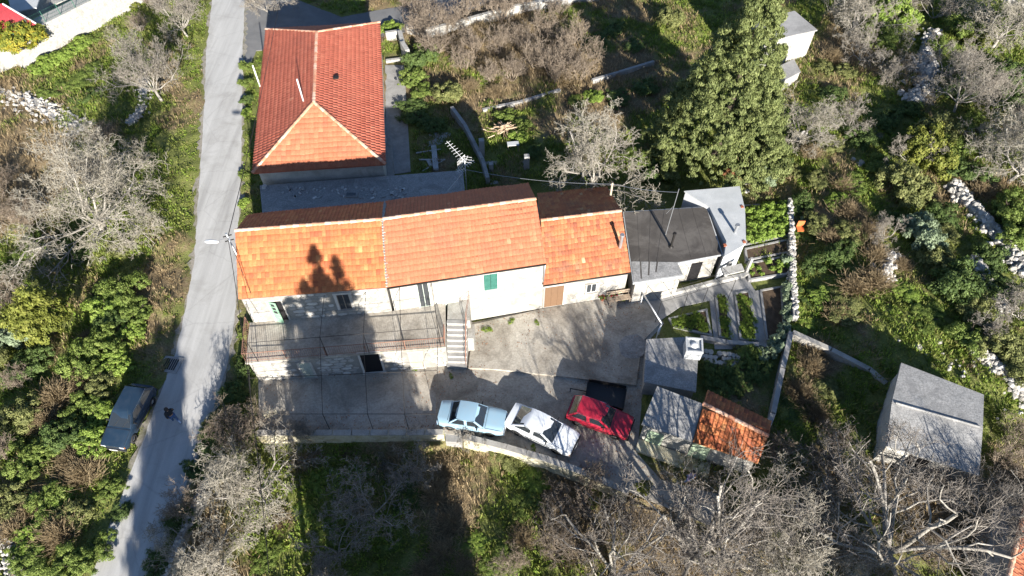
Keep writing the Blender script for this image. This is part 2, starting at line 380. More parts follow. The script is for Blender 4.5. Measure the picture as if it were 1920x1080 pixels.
# ------------------------------------------------------------------ ground
BUILT = [ROAD, SIDE, COURT]
FLAT_EXTRA = [gpoly([(725, 100), (765, 100), (770, 325), (722, 330)]), gpoly([(1215, 548), (1470, 490), (1480, 760), (1220, 740)]),
              gpoly([(440, 430), (1010, 350), (1400, 350), (1400, 540), (840, 690), (470, 740)])]
def flatmask(x, y):
    m = np.zeros(np.shape(x))
    for P in BUILT: m = np.maximum(m, ss(-.35, .1, poly_sd(P, x, y)))
    for P in FLAT_EXTRA: m = np.maximum(m, ss(-.3, .2, poly_sd(P, x, y)))
    return m
def axis(lo, hi, d, far):
    a = list(np.arange(lo, hi+d/2, d)); s = d; p = hi; q = lo
    up = []; dn = []
    while p < far: s *= 1.35; p += s; up.append(p)
    s = d
    while q > -far: s *= 1.35; q -= s; dn.append(q)
    return np.array(dn[::-1]+a+up)
gx = axis(-54, 56, .34, 700); gy = axis(4, 72, .34, 700)
X, Y = np.meshgrid(gx, gy); nx, ny = len(gx), len(gy)
FM = flatmask(X, Y)
bump_h = (fbm(X, Y, .55, 3, 3)-.45)*.55+(fbm(X, Y, 2.1, 9, 2)-.5)*.22
Z = T(X, Y)+bump_h*(1-FM)*np.where(poly_sd(FIELD, X, Y) > 0, .6, 1.0)-.05*FM
# what grows: 0 lush grass .. 1 dry, from places read off the photograph plus noise
ZONES = [  # px, py, radius px, dryness
    (330, 200, 60, .55), (345, 350, 50, .45), (330, 480, 60, .75), (300, 620, 45, .7), (60, 280, 110, .95), (140, 165, 90, .15), (90, 700, 160, .2), (110, 900, 170, .35),
    (250, 900, 50, .25), (560, 900, 40, .15), (610, 930, 50, .2), (850, 900, 50, .7), (830, 1000, 50, .75), (930, 930, 50, .2), (880, 860, 40, .5), (950, 1000, 50, .2),
    (850, 60, 130, .9), (950, 110, 120, .8), (1000, 60, 100, .85), (900, 170, 40, .75), (940, 210, 60, .1), (1150, 100, 90, .7), (1560, 130, 70, .55),
    (1560, 330, 60, .6), (1600, 400, 70, .3), (1560, 480, 80, .3), (1600, 560, 90, .35), (1690, 560, 90, .15), (1800, 700, 120, .15), (1760, 640, 90, .2), (1530, 700, 50, .7), (1850, 330, 90, .5), (1250, 1000, 160, .85), (1700, 950, 160, .8)]
PX, PY = proj(X, Y, Z)
dry = .26*np.ones_like(X)*.6; wsum = .6*np.ones_like(X)
for (a, b, r_, v) in ZONES:
    w = np.exp(-((PX-a)**2+(PY-b)**2)/(r_*r_)); dry += w*v*2; wsum += w*2
DRY = np.clip(dry/wsum+(fbm(X, Y, .35, 21, 4)-.5)*1.3, 0, 1)
V = np.stack([X, Y, Z], -1).reshape(-1, 3)
idx = np.arange(nx*ny).reshape(ny, nx)
F = np.stack([idx[:-1, :-1], idx[:-1, 1:], idx[1:, 1:], idx[1:, :-1]], -1).reshape(-1, 4)
m, nt, b = new_mat('ground_turf_and_earth'); p = wpos(nt)
a_d = attr(nt, 'dry')
n1 = noise(nt, 1.8, 6, .7, p, .5); n2 = noise(nt, 9, 4, .75, p)
gcol = ramp(nt, n2, [(.25, (.08, .095, .027)), (.5, (.15, .17, .05)), (.75, (.25, .25, .09))])
dcol = ramp(nt, n2, [(.25, (.10, .075, .045)), (.5, (.20, .15, .088)), (.75, (.33, .265, .165))])
f = math_n(nt, 'ADD', a_d, math_n(nt, 'MULTIPLY', math_n(nt, 'SUBTRACT', n1, .5), .9))
col = mixc(nt, gcol, dcol, ramp(nt, f, [(.38, (0, 0, 0)), (.68, (1, 1, 1))]))
st = ramp(nt, noise(nt, 3.2, 5, .7, p), [(.66, (0, 0, 0)), (.74, (1, 1, 1))])
col = mixc(nt, col, (.30, .28, .25), math_n(nt, 'MULTIPLY', st, .55))
nt.links.new(col, b.inputs['Base Color']); b.inputs['Roughness'].default_value = .95; b.inputs['Specular IOR Level'].default_value = .1
bump(nt, b, n2, .9, .08)
me = fastmesh('ground', V, F, m, None, True)
at = me.attributes.new('dry', 'FLOAT', 'POINT'); at.data.foreach_set('value', DRY.ravel().astype(np.float32))
ground = tag(addobj('ground', me), kind='structure')
def gz(x, y):
    j = np.clip(np.searchsorted(gx, x)-1, 0, nx-2); i = np.clip(np.searchsorted(gy, y)-1, 0, ny-2)
    fx = (x-gx[j])/(gx[j+1]-gx[j]); fy = (y-gy[i])/(gy[i+1]-gy[i])
    return (Z[i, j]*(1-fx)+Z[i, j+1]*fx)*(1-fy)+(Z[i+1, j]*(1-fx)+Z[i+1, j+1]*fx)*fy
def gdry(x, y):
    j = np.clip(np.searchsorted(gx, x)-1, 0, nx-2); i = np.clip(np.searchsorted(gy, y)-1, 0, ny-2)
    return DRY[i, j]
def sheet(name, poly, z, mat, th=.06):
    mb = MB().prism(poly, z-th, z); return tag(mb.build(name, mat), kind='structure')
def densify(P, step=.5, amp=.05, seed=3):
    out = []
    rr = random.Random(seed)
    for i in range(len(P)):
        a, b = P[i], P[(i+1) % len(P)]; n = max(1, int((b-a).length/step))
        for k in range(n):
            q = a.lerp(b, k/n); d = (b-a).normalized(); nrm = Vector((-d.y, d.x, 0))
            out.append(q+nrm*rr.uniform(-amp, amp) if k else q)
    return out
SH = [p+Vector(((-.32 if i < len(ROAD_L) else .28), 0, 0)) for i, p in enumerate(ROAD)]
M_SHOULDER = surf('gritty_verge_dirt', (.22, .20, .165), (.34, .31, .265), 2.2, 14, stain=(.12, .125, .06), stain_scale=1.2, stain_amt=.7, bmp=.5, speck=.6)
sheet('road_shoulder', densify(SH, .35, .20, 8), .006, M_SHOULDER)
sheet('road', densify(ROAD), .012, M_ROAD)
sheet('side_road', densify(SIDE), .004, M_SIDEROAD)
sheet('courtyard_paving', COURT, .0, M_COURT)
# raised upper yard in front of the houses: a real step
UPY = [G(878, 690, .14), G(930, 692, .14), G(1000, 700, .14), G(1060, 706, .14), G(1120, 714, .14), G(1192, 722, .14), G(1205, 640, .14), G(1238, 606, .14), G(1208, 562, .14), G(1182, 552, .14), G(1020, 578, .14), G(888, 608, .14)]
sheet('upper_yard_paving', UPY, .14, M_COURT, .16)
for nm, pl, zz in (('garden_path', [(1214, 560), (1400, 520), (1416, 545), (1275, 575), (1232, 605)], .05),
                   ('yard_path', [(722, 122), (758, 122), (770, 322), (724, 328)], .02),):
    sheet(nm, gpoly(pl, zz), zz, M_CONC)

# ------------------------------------------------------------------ building kit
class Wall:
    """a vertical wall plane from a to b, outward normal to the right of a->b"""
    def __init__(s, a, b):
        s.a = Vector((a[0], a[1], 0)); d = Vector((b[0]-a[0], b[1]-a[1], 0)); s.L = d.length; s.u = d.normalized(); s.n = Vector((s.u.y, -s.u.x, 0))
    def P(s, t, z, off=0): return s.a+s.u*t+s.n*off+Vector((0, 0, z))
    def hit(s, px, py):
        x = (px-960)/FPX; y = (py-540)/FPX
        d = Vector((x, CT-y*ST, -ST-y*CT)); o = Vector((0, 0, CAM_H))
        k = (s.a-o).dot(s.n)/d.dot(s.n); p = o+d*k
        return (p-s.a).dot(s.u), p.z
    def slab(s, mb, t0, t1, z0, z1, o0, o1, r=None):
        vs = [s.P(t, z, o) for o in (o0, o1) for t, z in ((t0, z0), (t1, z0), (t1, z1), (t0, z1))]
        return mb.add(vs, [(0, 1, 2, 3), (7, 6, 5, 4), (0, 4, 5, 1), (1, 5, 6, 2), (2, 6, 7, 3), (3, 7, 4, 0)], r)
def tiles(eL, eR, rR, rL, tw=.235, th=.37, lift=.055, rib=.028, rr=None, streak=0.0, edge=.30, vary=.2, barrel=False):
    """interlocking clay tiles over a roof plane; clipped to its raking edges"""
    rr = rr or random.Random(1)
    u = (eR-eL).normalized(); mid = (rL+rR)/2-(eL+eR)/2
    v = (mid-u*mid.dot(u)); n = u.cross(v).normalized()
    if n.z < 0: n = -n
    SL = v.length; v = v.normalized(); W = (eR-eL).length
    hL = (rL-eL).dot(v); hR = (rR-eL).dot(v)
    def lim(y):
        tL = min(1, max(0, y/hL)); tR = min(1, max(0, y/hR))
        return (rL-eL).dot(u)*tL, W+((rR-eL).dot(u)-W)*tR
    rows = max(1, round(SL/th)); th = SL/rows
    V, F, A = [], [], []
    prof = [(0, 0), (.16, rib*.75), (.34, rib), (.52, rib*.75), (.68, 0), (1.0, 0)] if barrel else [(0, rib*.4), (.10, rib), (.30, rib), (.42, .0), (1.0, .0)]
    for j in range(rows):
        y0, y1 = j*th-.03, (j+1)*th+.02
        a0, b0 = lim(j*th); a1, b1 = lim((j+1)*th)
        x = min(a0, a1)-rr.random()*.0
        ncol = int((max(b0, b1)-x)/tw)+1
        rowv = rr.uniform(-.08, .08)
        for i in range(ncol):
            c = min(1, max(0, .42+rowv+rr.gauss(0, vary)))
            if streak and rr.random() < streak: c = min(1, c+.3)
            jit = rr.uniform(-.012, .012); zj = rr.uniform(0, .014)
            base = len(V)
            for (p, h) in prof:
                xx = x+(i+p)*tw
                for (yy, zz, lo, hi) in ((y0+jit, lift+h+zj, a0, b0), (y1, .012+h, a1, b1)):
                    V.append(eL+u*min(hi, max(lo, xx))+v*yy+n*zz)
            for (p, h) in prof:
                xx = min(b0, max(a0, x+(i+p)*tw)); V.append(eL+u*xx+v*(y0+jit)+n*.004)
            k = len(prof)
            for q in range(k-1):
                F.append((base+2*q, base+2*q+2, base+2*q+3, base+2*q+1)); A.append(c)
                F.append((base+2*k+q, base+2*k+q+1, base+2*q+2, base+2*q)); A.append(min(1, c+edge))
    return V, F, A
def tile_part(parent, name, quads, mat, sag=True, single=0, **k):
    """the first `single` tiles (from the front eave up) are objects of their own, the rest one part"""
    V, F, A = [], [], []; o0 = origin_of(parent)
    for q in quads:
        v, f, a = tiles(*q, **k); n = len(V); V += [p-o0 for p in v]; F += [tuple(i+n for i in t) for t in f]; A += a
    kp = 6 if k.get('barrel') else 5; nv, nf = 3*kp, 2*(kp-1)
    V = np.array([tuple(p) for p in V]); F = np.array(F); A = np.array(A)
    V[:, 2] += (fbm(V[:, 0]+o0.x, V[:, 1]+o0.y, .45, 31, 3)-.5)*.16*(1 if sag else 0)+.02
    nt_ = len(V)//nv; m = min(single, nt_)
    for t in range(m):
        vv = V[t*nv:(t+1)*nv]
        if np.ptp(vv[:, 0])+np.ptp(vv[:, 1]) < .12: continue
        c = vv.mean(0)
        o = addobj('roof_tile', fastmesh('roof_tile', vv-c, F[t*nf:(t+1)*nf]-t*nv, mat, A[t*nf:(t+1)*nf]), parent); o.location = c
    if m < nt_:
        o = addobj(name, fastmesh(name, V[m*nv:], F[m*nf:]-m*nv, mat, A[m*nf:]), parent); o['kind'] = 'stuff'
RIDGES = []
def ridge_meshes():
    for k in range(4):
        mb = MB(); n = 6; L = .42
        vs = []
        for xx, r in ((-L/2, .125), (-L/2+.05, .135), (L/2, .105)):
            vs += [(xx, r*math.cos(t), r*math.sin(t)*.85) for t in (math.pi*i/n for i in range(n+1))]
        fs = [(j*(n+1)+i, j*(n+1)+i+1, (j+1)*(n+1)+i+1, (j+1)*(n+1)+i) for j in range(2) for i in range(n)]+[tuple(range(n, -1, -1))]
        me = bpy.data.meshes.new('ridge_tile'); me.from_pydata(vs, [], fs); me.materials.append(M_RIDGE)
        a = me.attributes.new('rnd', 'FLOAT', 'FACE'); a.data.foreach_set('value', [(k+.5)/4]*len(fs)); me.update()
        RIDGES.append(me)
ridge_meshes()
def ridge(parent, a, b, dz=.03, seed=0, s=1.0):
    rr = random.Random(seed); d = b-a; n = max(1, int(d.length/(.37*s))); o0 = origin_of(parent)
    q = d.to_track_quat('X', 'Z')
    for i in range(n):
        o = addobj('ridge_tile', rr.choice(RIDGES), parent)
        o.location = a+d*((i+.5)/n)+Vector((0, 0, dz+rr.uniform(-.012, .012)))-o0
        e = q.to_euler(); e.z += rr.uniform(-.05, .05); e.x += rr.uniform(-.06, .06); o.rotation_euler = e; o.scale = (s, s, s)
STONES = []
def stone_meshes():
    rr = random.Random(5)
    for k in range(10):
        w, h, d = .5, .5, .5
        vs = []; n = rr.randint(6, 8)
        ring = []
        for i in range(n):
            t = 2*math.pi*(i+rr.uniform(-.25, .25))/n
            cx, cz = math.cos(t), math.sin(t); m_ = max(abs(cx), abs(cz))
            q = rr.uniform(.86, 1.0)
            ring.append((cx/m_*.5*q*(.92 if abs(cx) > .5 and abs(cz) > .5 else 1), cz/m_*.5*q*(.9 if abs(cx) > .5 and abs(cz) > .5 else 1)))
        vs = [(x, .3, z) for x, z in ring]+[(x*.99, -.15, z*.99) for x, z in ring]+[(x*.72, -.5+rr.uniform(-.08, .08), z*.72) for x, z in ring]
        fs = [(i, (i+1) % n, n+(i+1) % n, n+i) for i in range(n)]+[(n+i, n+(i+1) % n, 2*n+(i+1) % n, 2*n+i) for i in range(n)]+[tuple(range(2*n, 3*n))]
        me = bpy.data.meshes.new('stone'); me.from_pydata(vs, [], fs); me.materials.append(M_STONE)
        a = me.attributes.new('rnd', 'FLOAT', 'FACE'); a.data.foreach_set('value', [(k+.5)/10]*len(fs)); me.update()
        STONES.append(me)
stone_meshes()
def stonework(parent, W, t0, t1, z0, z1, holes, course=.27, length=.46, off=.0, seed=1, depth=.09, name='stone'):
    """roughly coursed stones, each a piece of its own, standing proud of the mortar"""
    rr = random.Random(seed); o0 = origin_of(parent); z = z0; ang = math.atan2(W.u.y, W.u.x); cnt = 0
    while z < z1-.08:
        h = min(course*rr.uniform(.75, 1.3), z1-z); t = t0-rr.uniform(0, .25)
        if z1-z-h < .1: h = z1-z
        while t < t1:
            w = length*rr.uniform(.55, 1.5)*(1.1 if h > .28 else 1)
            ta, tb = max(t, t0), min(t+w, t1)
            ok = tb-ta > .12 and not any(ta < q1 and tb > q0 and z < q3 and z+h > q2 for (q0, q1, q2, q3) in holes)
            if ok:
                o = addobj(name, rr.choice(STONES), parent)
                o.location = W.P((ta+tb)/2, z+h/2, off)-o0; o.rotation_euler = (0, rr.uniform(-.04, .04), ang)
                o.scale = (tb-ta-.045, depth*rr.uniform(.8, 1.5), h-.045); cnt += 1
            t += w
        z += h
    return cnt
def opening(parent, W, t0, t1, z0, z1, kind, mat=None, frame=M_STONE, fr=.12):
    """window or door set into wall plane W"""
    nm = 'door' if kind in ('door', 'darkdoor', 'leafdoor') else 'window'
    if kind in ('door', 'board'):
        root = W.slab(MB(), t0, t1, z0, z1, .004, .05).build(nm if kind == 'door' else 'shutter_panel', mat, parent)
        n = 5 if kind == 'board' else 3
        for i in range(n):
            a, b = lerp(t0, t1, i/n)+.02, lerp(t0, t1, (i+1)/n)-.02
            W.slab(MB(), a, b, z0+.05, z1-.05, .052, .07).build('plank', mat, root)
    elif kind == 'shutters':
        root = W.slab(MB(), t0, t1, z0, z1, .004, .02).build(nm, M_INSHADE, parent)
        mdl = (t0+t1)/2
        for a, b in ((t0+.02, mdl-.01), (mdl+.01, t1-.02)):
            sh = W.slab(MB(), a, b, z0+.02, z1-.02, .022, .05).build('shutter', mat, root)
    elif kind == 'dark':
        root = W.slab(MB(), t0, t1, z0, z1, .004, .012).build('doorway', M_INSHADE, parent)  # flat plate coloured as the shade inside the doorway
    elif kind == 'leafdoor':      # open double door: left leaf swung out, shade of the room painted as a dark slab
        root = W.slab(MB(), t0, t1, z0, z1, .004, .012).build('door', M_INSHADE, parent)
    else:
        root = W.slab(MB(), t0, t1, z0, z1, .004, .014).build(nm, M_WGLASS if kind == 'glass' else M_GLASS, parent)
        md = (t0+t1)/2; mb = MB()
        for a, b, c, d in ((t0, t0+.04, z0, z1), (t1-.04, t1, z0, z1), (md-.02, md+.02, z0+.04, z1-.04), (t0+.04, t1-.04, z0, z0+.04), (t0+.04, t1-.04, z1-.04, z1)):
            W.slab(mb, a, b, c, d, .016, .045)
        mb.build('window_frame', mat or M_WFRAME, root)
    if frame:
        mb = MB(); W.slab(mb, t0-fr, t0, z0, z1, .0, .075); W.slab(mb, t1, t1+fr, z0, z1, .0, .075); W.slab(mb, t0-fr-.03, t1+fr+.03, z1, z1+fr, .0, .085)
        mb.build('surround', frame, root)
        if nm == 'window': W.slab(MB(), t0-fr-.05, t1+fr+.05, z0-.09, z0, .0, .14).build('sill', frame, root)
    return root
def gable_house(root, eaves, rL, rR, ze, zr, walltop_mat, tile_mat, over=.28, z0=0, seed=1, tw=.235, th=.37, back=True, sides=.06, ridge_s=1.0, vary=.14):
    """eaves: front-left, front-right, back-right, back-left (xy). Returns the wall planes"""
    fl, fr, br, bl = [Vector((p[0], p[1], ze)) for p in eaves]
    RL, RR = Vector((rL[0], rL[1], zr)), Vector((rR[0], rR[1], zr))
    uf = (fr-fl).normalized(); 
    inb = lambda p, q: (q-p).normalized()
    wfl = fl+inb(fl, bl)*over+uf*sides; wfr = fr+inb(fr, br)*over-uf*sides
    wbl = bl+inb(bl, fl)*over+uf*sides; wbr = br+inb(br, fr)*over-uf*sides
    s = over/(RL-fl).length*1.0
    top = ze+(zr-ze)*s-.10
    mb = MB().prism([wfl, wfr, wbr, wbl], z0, top)
    gL, gR = RL+uf*sides, RR-uf*sides
    for (a, b, c) in ((wfl, wbl, gL), (wfr, wbr, gR)):
        d = uf*.18*(1 if a is wfl else -1)
        vs = [(a.x, a.y, top-.01), (b.x, b.y, top-.01), (c.x, c.y, zr-.12)]; vs += [tuple(Vector(v)+d) for v in vs]
        mb.add(vs, [(0, 1, 2), (5, 4, 3), (0, 3, 4, 1), (1, 4, 5, 2), (2, 5, 3, 0)])
    wall = mb.build('wall', walltop_mat, root)
    mb = MB()
    for a, b, c, d in ((fl, fr, RR, RL), (br, bl, RL, RR)):
        dn = Vector((0, 0, -.09)); vs = [a, b, c, d]+[p+dn for p in (a, b, c, d)]
        mb.add(vs, [(0, 1, 2, 3), (7, 6, 5, 4), (0, 4, 5, 1), (1, 5, 6, 2), (2, 6, 7, 3), (3, 7, 4, 0)])
    roof = mb.build('roof', M_OLDTILE, root)
    rr = random.Random(seed)
    up = Vector((0, 0, .006))
    tile_part(roof, 'roof_tiles', [(fl+up, fr+up, RR+up, RL+up), (br+up, bl+up, RL+up, RR+up)], tile_mat, rr=rr, tw=tw, th=th, streak=.03, vary=vary, single=300)
    ridge(roof, RL, RR, .05, seed, ridge_s)
    return wall, roof, Wall(wfl, wfr), Wall(wfr, wbr), (fl, fr, br, bl, RL, RR)
def gutter(root, a, b, mat=None, r=.055):
    MB().tube(a, b, r, r, 8).build('gutter', mat or M_IRON, root, smooth=True)

# ------------------------------------------------------------------ the row of houses
ZE, ZR, ZT = 5.15, 6.9, 2.45
eL, eM, eR = G(447.8, 560, ZE), G(725.6, 538, ZE), G(1024, 493.5, ZE)
bL, bM, bR = G(464, 404, ZE), G(721, 380, ZE), G(991, 345, ZE)
r0, r1, r2 = G(441.7, 433.3, ZR), G(717, 412, ZR), G(1004.7, 374.3, ZR)
hA = empty('stone_house', (eL.x+4, eL.y+3, 0), 'stone-fronted house with bright orange tiled roof above the railed terrace', 'house')
wA, roofA, WA, _, cA = gable_house(hA, (eL, eM, bM, bL), r0, r1, ZE, ZR, M_MORTAR, M_ORANGE, over=.12, seed=11)
eM2 = eM+Vector((.04, -.02, 0)); bM2 = bM+Vector((.04, .0, 0)); r1b = r1+Vector((.04, 0, 0))
hB = empty('plastered_house', (eM.x+4, eM.y+3.5, 0), 'white plastered house with salmon tiled roof and teal shuttered window beside the stairs', 'house')
wB, roofB, WB, WBr, cB = gable_house(hB, (eM2, eR, bR, bM2), r1b, r2, ZE+.03, ZR+.03, M_PLASTER, M_ORANGE2, over=.16, seed=12, vary=.10)
# mortar seam between the two roofs
mb = MB(); rr = random.Random(4)
for i in range(24):
    t = (i+.5)/24; p = eM2.lerp(r1b, t)+Vector((0, 0, .07)); mb.box(p, (.16*rr.uniform(.6, 1.3), .24, .07), rr.uniform(-.3, .3))
for i in range(14):
    t = (i+.5)/14; p = bM2.lerp(r1b, t)+Vector((0, 0, .07)); mb.box(p, (.16*rr.uniform(.6, 1.3), .24, .07), rr.uniform(-.3, .3))
mb.build('mortar_seam', M_PLASTER, roofB)
gutter(hB, eM2+Vector((.0, -.05, -.06)), eR+Vector((0, -.05, -.06)))
MB().tube(eR+Vector((-.05, -.02, -.1)), Vector((eR.x-.1, eR.y+.12, 3.1)), .045, .045, 8).build('downpipe', M_GALV, hB, smooth=True)
# house A front: stones (upper storey), plastered west end, openings
hA_h = []
t0, zt = WA.hit(503, 563); t1, zb = WA.hit(540, 600)
dA = (t0-.05, t1+.1, ZT+.02, ZT+2.1)
tw0, zw1 = WA.hit(631, 552); tw1, zw0 = WA.hit(659, 577)
wA_ = (tw0-.05, tw1+.08, zw0-.05, zw1+.02)
opening(hA, WA, *dA, 'leafdoor', frame=M_STONE, fr=.10)
lf = opening(hA, WA, *wA_, 'glass', M_WOODGR, frame=M_STONE, fr=.16)
mid = (dA[0]+dA[1])/2
# open green door leaf
root_d = [c for c in hA.children if c.name.startswith('door')][0]
pl = WA.P(dA[0]+.02, 0, .05)
lw = (mid-dA[0])*1.25
W2 = Wall(pl, pl+WA.u*lw*.97+WA.n*.16)
lfdoor = W2.slab(MB(), 0, lw, dA[2], dA[3]-.02, 0, .045).build('door_leaf', M_GREENDOOR, root_d)
holesA = [(dA[0]-.2, dA[1]+.2, 0, dA[3]+.2), (wA_[0]-.22, wA_[1]+.22, wA_[2]-.12, wA_[3]+.2)]
for i in range(3):
    a, b = dA[3]-.15-i*.36-.26, dA[3]-.15-i*.36
    W2.slab(MB(), .12, lw-.12, a, b, .046, .05).build('door_pane', M_GLASS, lfdoor)
ts0 = dA[1]+.2; nA = stonework(wA, WA, .0, WA.L-.02, ZT, ZE-.03, holesA, seed=3, course=.30, length=.52)
# house B front openings
def op(root, W, a, b, kind, mat=None, **k):
    t0, z1 = W.hit(*a); t1, z0 = W.hit(*b); return opening(root, W, min(t0, t1), max(t0, t1), min(z0, z1), max(z0, z1), kind, mat, **k)
op(hB, WB, (906, 514), (933, 540), 'shutters', M_TEALSH, frame=M_WFRAME, fr=.08)
op(hB, WB, (780, 530), (809, 572), 'glass', M_GREYGREEN, frame=M_WFRAME, fr=.08)
op(hB, WB, (904, 561), (948, 588), 'board', M_GREYGREEN, frame=None)
t0, _ = WB.hit(838, 560); op(hB, WB, (828, 537), (860, 582), 'door', M_GREYGREEN, frame=M_WFRAME, fr=.07)
# --- lower tiled cottage
zc, zcr = 3.0, 4.65
cE = [G(1018.5, 534, zc), G(1182, 510, zc)]; cr = [G(1014, 414, zcr), G(1165, 396, zcr)]
back = lambda e, r: Vector((2*r.x-e.x, 2*r.y-e.y, zc))
hC = empty('tiled_cottage', (cE[0].x+3, cE[0].y+3, 0), 'low cottage with weathered orange tile roof and metal flue beside the plastered house', 'house')
wC, roofC, WC, WCr, cC = gable_house(hC, (cE[0], cE[1], back(cE[1], cr[1]), back(cE[0], cr[0])), cr[0], cr[1], zc, zcr, M_PLASTER, M_OLDTILE, over=.2, seed=14, tw=.22)
gutter(hC, cE[0]+Vector((0, -.05, -.06)), cE[1]+Vector((0, -.05, -.06)))
op(hC, WC, (1022, 538), (1054, 570), 'door', M_WOODBR, frame=M_STONE, fr=.12)
op(hC, WC, (1100, 533), (1117, 546), 'glass', M_WFRAME, frame=M_PLASTER, fr=.06)
fb = G(1163, 461, 3.95)
fl_ = MB().tube(fb+Vector((0, 0, -.15)), fb+Vector((0, 0, 1.0)), .11, .11, 10).tube(fb+Vector((0, 0, 1.0)), fb+Vector((0, 0, 1.12)), .16, .14, 10)
fl_.build('flue', M_GALV, hC, smooth=False, sharp=40)
# --- flat felt-roofed annex
zd = 2.62
dpol = [G(1168, 397, zd), G(1325, 387, zd), G(1356, 477, zd), G(1270, 494, zd), G(1281, 517, zd), G(1187, 531, zd)]
hD = empty('flat_roof_annex', (10.5, 30.5, 0), 'flat-roofed annex with dark bitumen felt roof, stovepipe and aerial mast', 'annex')
def shrink(P, d):
    c = sum(P, Vector())/len(P); return [p+(c-p).normalized()*d for p in P]
MB().prism(shrink(dpol, .3), 0, zd-.14).build('wall', M_PLASTER, hD)
rD = MB().prism(dpol, zd-.14, zd).build('roof_slab', M_CONCW, hD)
feltpoly = shrink(dpol, .09)
MB().prism(feltpoly[:4]+[feltpoly[0].lerp(feltpoly[5], .72)], zd+.003, zd+.02).build('felt_sheet', M_BITU, rD)
MB().prism([feltpoly[3], feltpoly[4], feltpoly[5], feltpoly[0].lerp(feltpoly[5], .72)], zd+.024, zd+.032).build('felt_sheet', M_SHEDROOF, rD)
for i in range(1, 6):
    a = feltpoly[0].lerp(feltpoly[1], i/6); b = feltpoly[5].lerp(feltpoly[3], i/6) if i < 4 else feltpoly[3].lerp(feltpoly[2], (i-3)/3)
    d = (b-a).normalized(); n = Vector((-d.y, d.x, 0))*.05
    MB().prism([a+n, a-n, b-n, b+n], zd+.021, zd+.034).build('felt_seam', M_BITU, rD)
WD = Wall(dpol[5], dpol[4])
sp = G(1258, 463, zd)
MB().tube(sp, sp+Vector((0, 0, 1.35)), .075, .075, 10).tube(sp+Vector((0, 0, 1.3)), sp+Vector((0, 0, 1.42)), .13, .12, 10).tube(sp, sp+Vector((0, 0, .12)), .2, .1, 10).build('stovepipe', M_IRON, hD, sharp=40)
mt = G(1248, 440, zd)
MB().tube(mt, mt+Vector((.1, .1, 4.3)), .03, .022, 6).tube(mt+Vector((.06, .06, 2.8)), mt+Vector((-.3, .1, 2.0)), .012, .012, 4).build('aerial_mast', M_GALV, hD)
# front lean-to posts and white wall piece under D
W_ = Wall(shrink(dpol, .3)[3], shrink(dpol, .3)[2])
opening(hD, W_, 1.2, 2.0, .1, 2.0, 'dark', frame=None)
# --- white concrete annex
ze2 = 2.95
epol = [G(1283, 358, ze2), G(1387, 349, ze2), G(1397, 392, ze2), G(1399, 457, ze2), G(1358, 481, ze2), G(1362, 452, ze2), G(1330, 388, ze2)]
hE = empty('white_annex', (14.5, 32.5, 0), 'white rendered annex with pale concrete roof at the end of the row', 'annex')
MB().prism(shrink(epol, .12), 0, ze2-.1).build('wall', M_BLUEWALL, hE)
rE = MB().prism(epol, ze2-.1, ze2).build('roof_slab', M_CONCW, hE)
for a, b in ((1392, 386), (1396, 452), (1360, 458)):
    p = G(a, b, ze2+.1); MB().box(p+Vector((0, 0, -.12)), (.2, .2, .14), .2).build('brick_pier', M_ORANGE2, rE)
p = G(1378, 436, ze2); MB().tube(p, p+Vector((0, 0, .75)), .10, .10, 10).tube(p+Vector((0, 0, .7)), p+Vector((0, 0, .8)), .17, .15, 10).build('vent_pipe', M_GALV, rE, sharp=40)
# porch below the annexes: slab on posts with counter
pp = [G(1290, 505, 1.0), G(1385, 488, 1.0), G(1395, 505, 1.0), G(1345, 520, 1.0)]
MB().prism([G(1352, 502, 1.9), G(1390, 494, 1.9), G(1396, 507, 1.9), G(1358, 516, 1.9)], 1.78, 1.9).build('porch_shelf', M_WHITEWALL, hE)
for a, b in ((1359, 528), (1398, 520)):
    q = G(a, b, 0); MB().box(q+Vector((0, .25, .9)), (.18, .18, 1.8), .2).build('porch_post', M_WHITEWALL, hE)
# planter wall in front of the annex with dark gap
mb = MB()
for a, b in (((1186, 548), (1232, 560)), ((1232, 560), (1340, 532)), ((1340, 532), (1400, 518))):
    pa, pb = G(*a), G(*b); W3 = Wall(pa, pb); W3.slab(mb, 0, W3.L, -.02, .38, -.12, .12)
single(mb, 'planter_wall', M_WHITEWALL, G(1260, 553), 'low white planter wall in front of the felt-roofed annex', 'wall')

# --- terrace over the lower storey
tA, tB = G(467, 676, 0), G(840, 650, 0)
baseL, baseR = G(486.5, 714.5), G(841, 685.5)
WT = Wall(baseL, baseR)
ter = empty('terrace', WT.P(WT.L/2, 0), 'raised concrete terrace with iron railing along the stone house front', 'terrace')
pA, pB = Vector((baseL.x, baseL.y, 0)), Vector((baseR.x, baseR.y, 0))
qA = WA.P(-.25, 0, .0); qB = WB.P(WB.hit(838, 590)[0], 0, .0)
foot = [pA, pB, Vector((qB.x, qB.y, 0)), WB.P(.0, 0, .0), qA]
MB().prism(foot, 0, ZT-.16).build('wall', M_MORTAR, ter)
slabp = [WT.P(-.12, 0, .14), WT.P(WT.L+.02, 0, .14)]+foot[2:]
slab = MB().prism(slabp, ZT-.16, ZT).build('slab', M_COURT, ter)
holesT = []
for a, b, k, mt_ in (((559, 680), (592, 706), 'board', M_GREYGREEN), ((673, 662), (720, 697), 'dark', None), ((768, 660), (794, 686), 'board', M_POLEWOOD)):
    t0, z1 = WT.hit(*a); t1, z0 = WT.hit(*b)
    z0 = max(.03, z0) if k != 'dark' else .02
    opening(ter, WT, t0, t1, z0, z1, k, mt_, frame=M_STONE, fr=.12); holesT.append((t0-.16, t1+.16, z0-.12, z1+.16))
stonework(ter, WT, .0, WT.L-.05, .0, ZT-.18, holesT, seed=8, course=.32, length=.6)
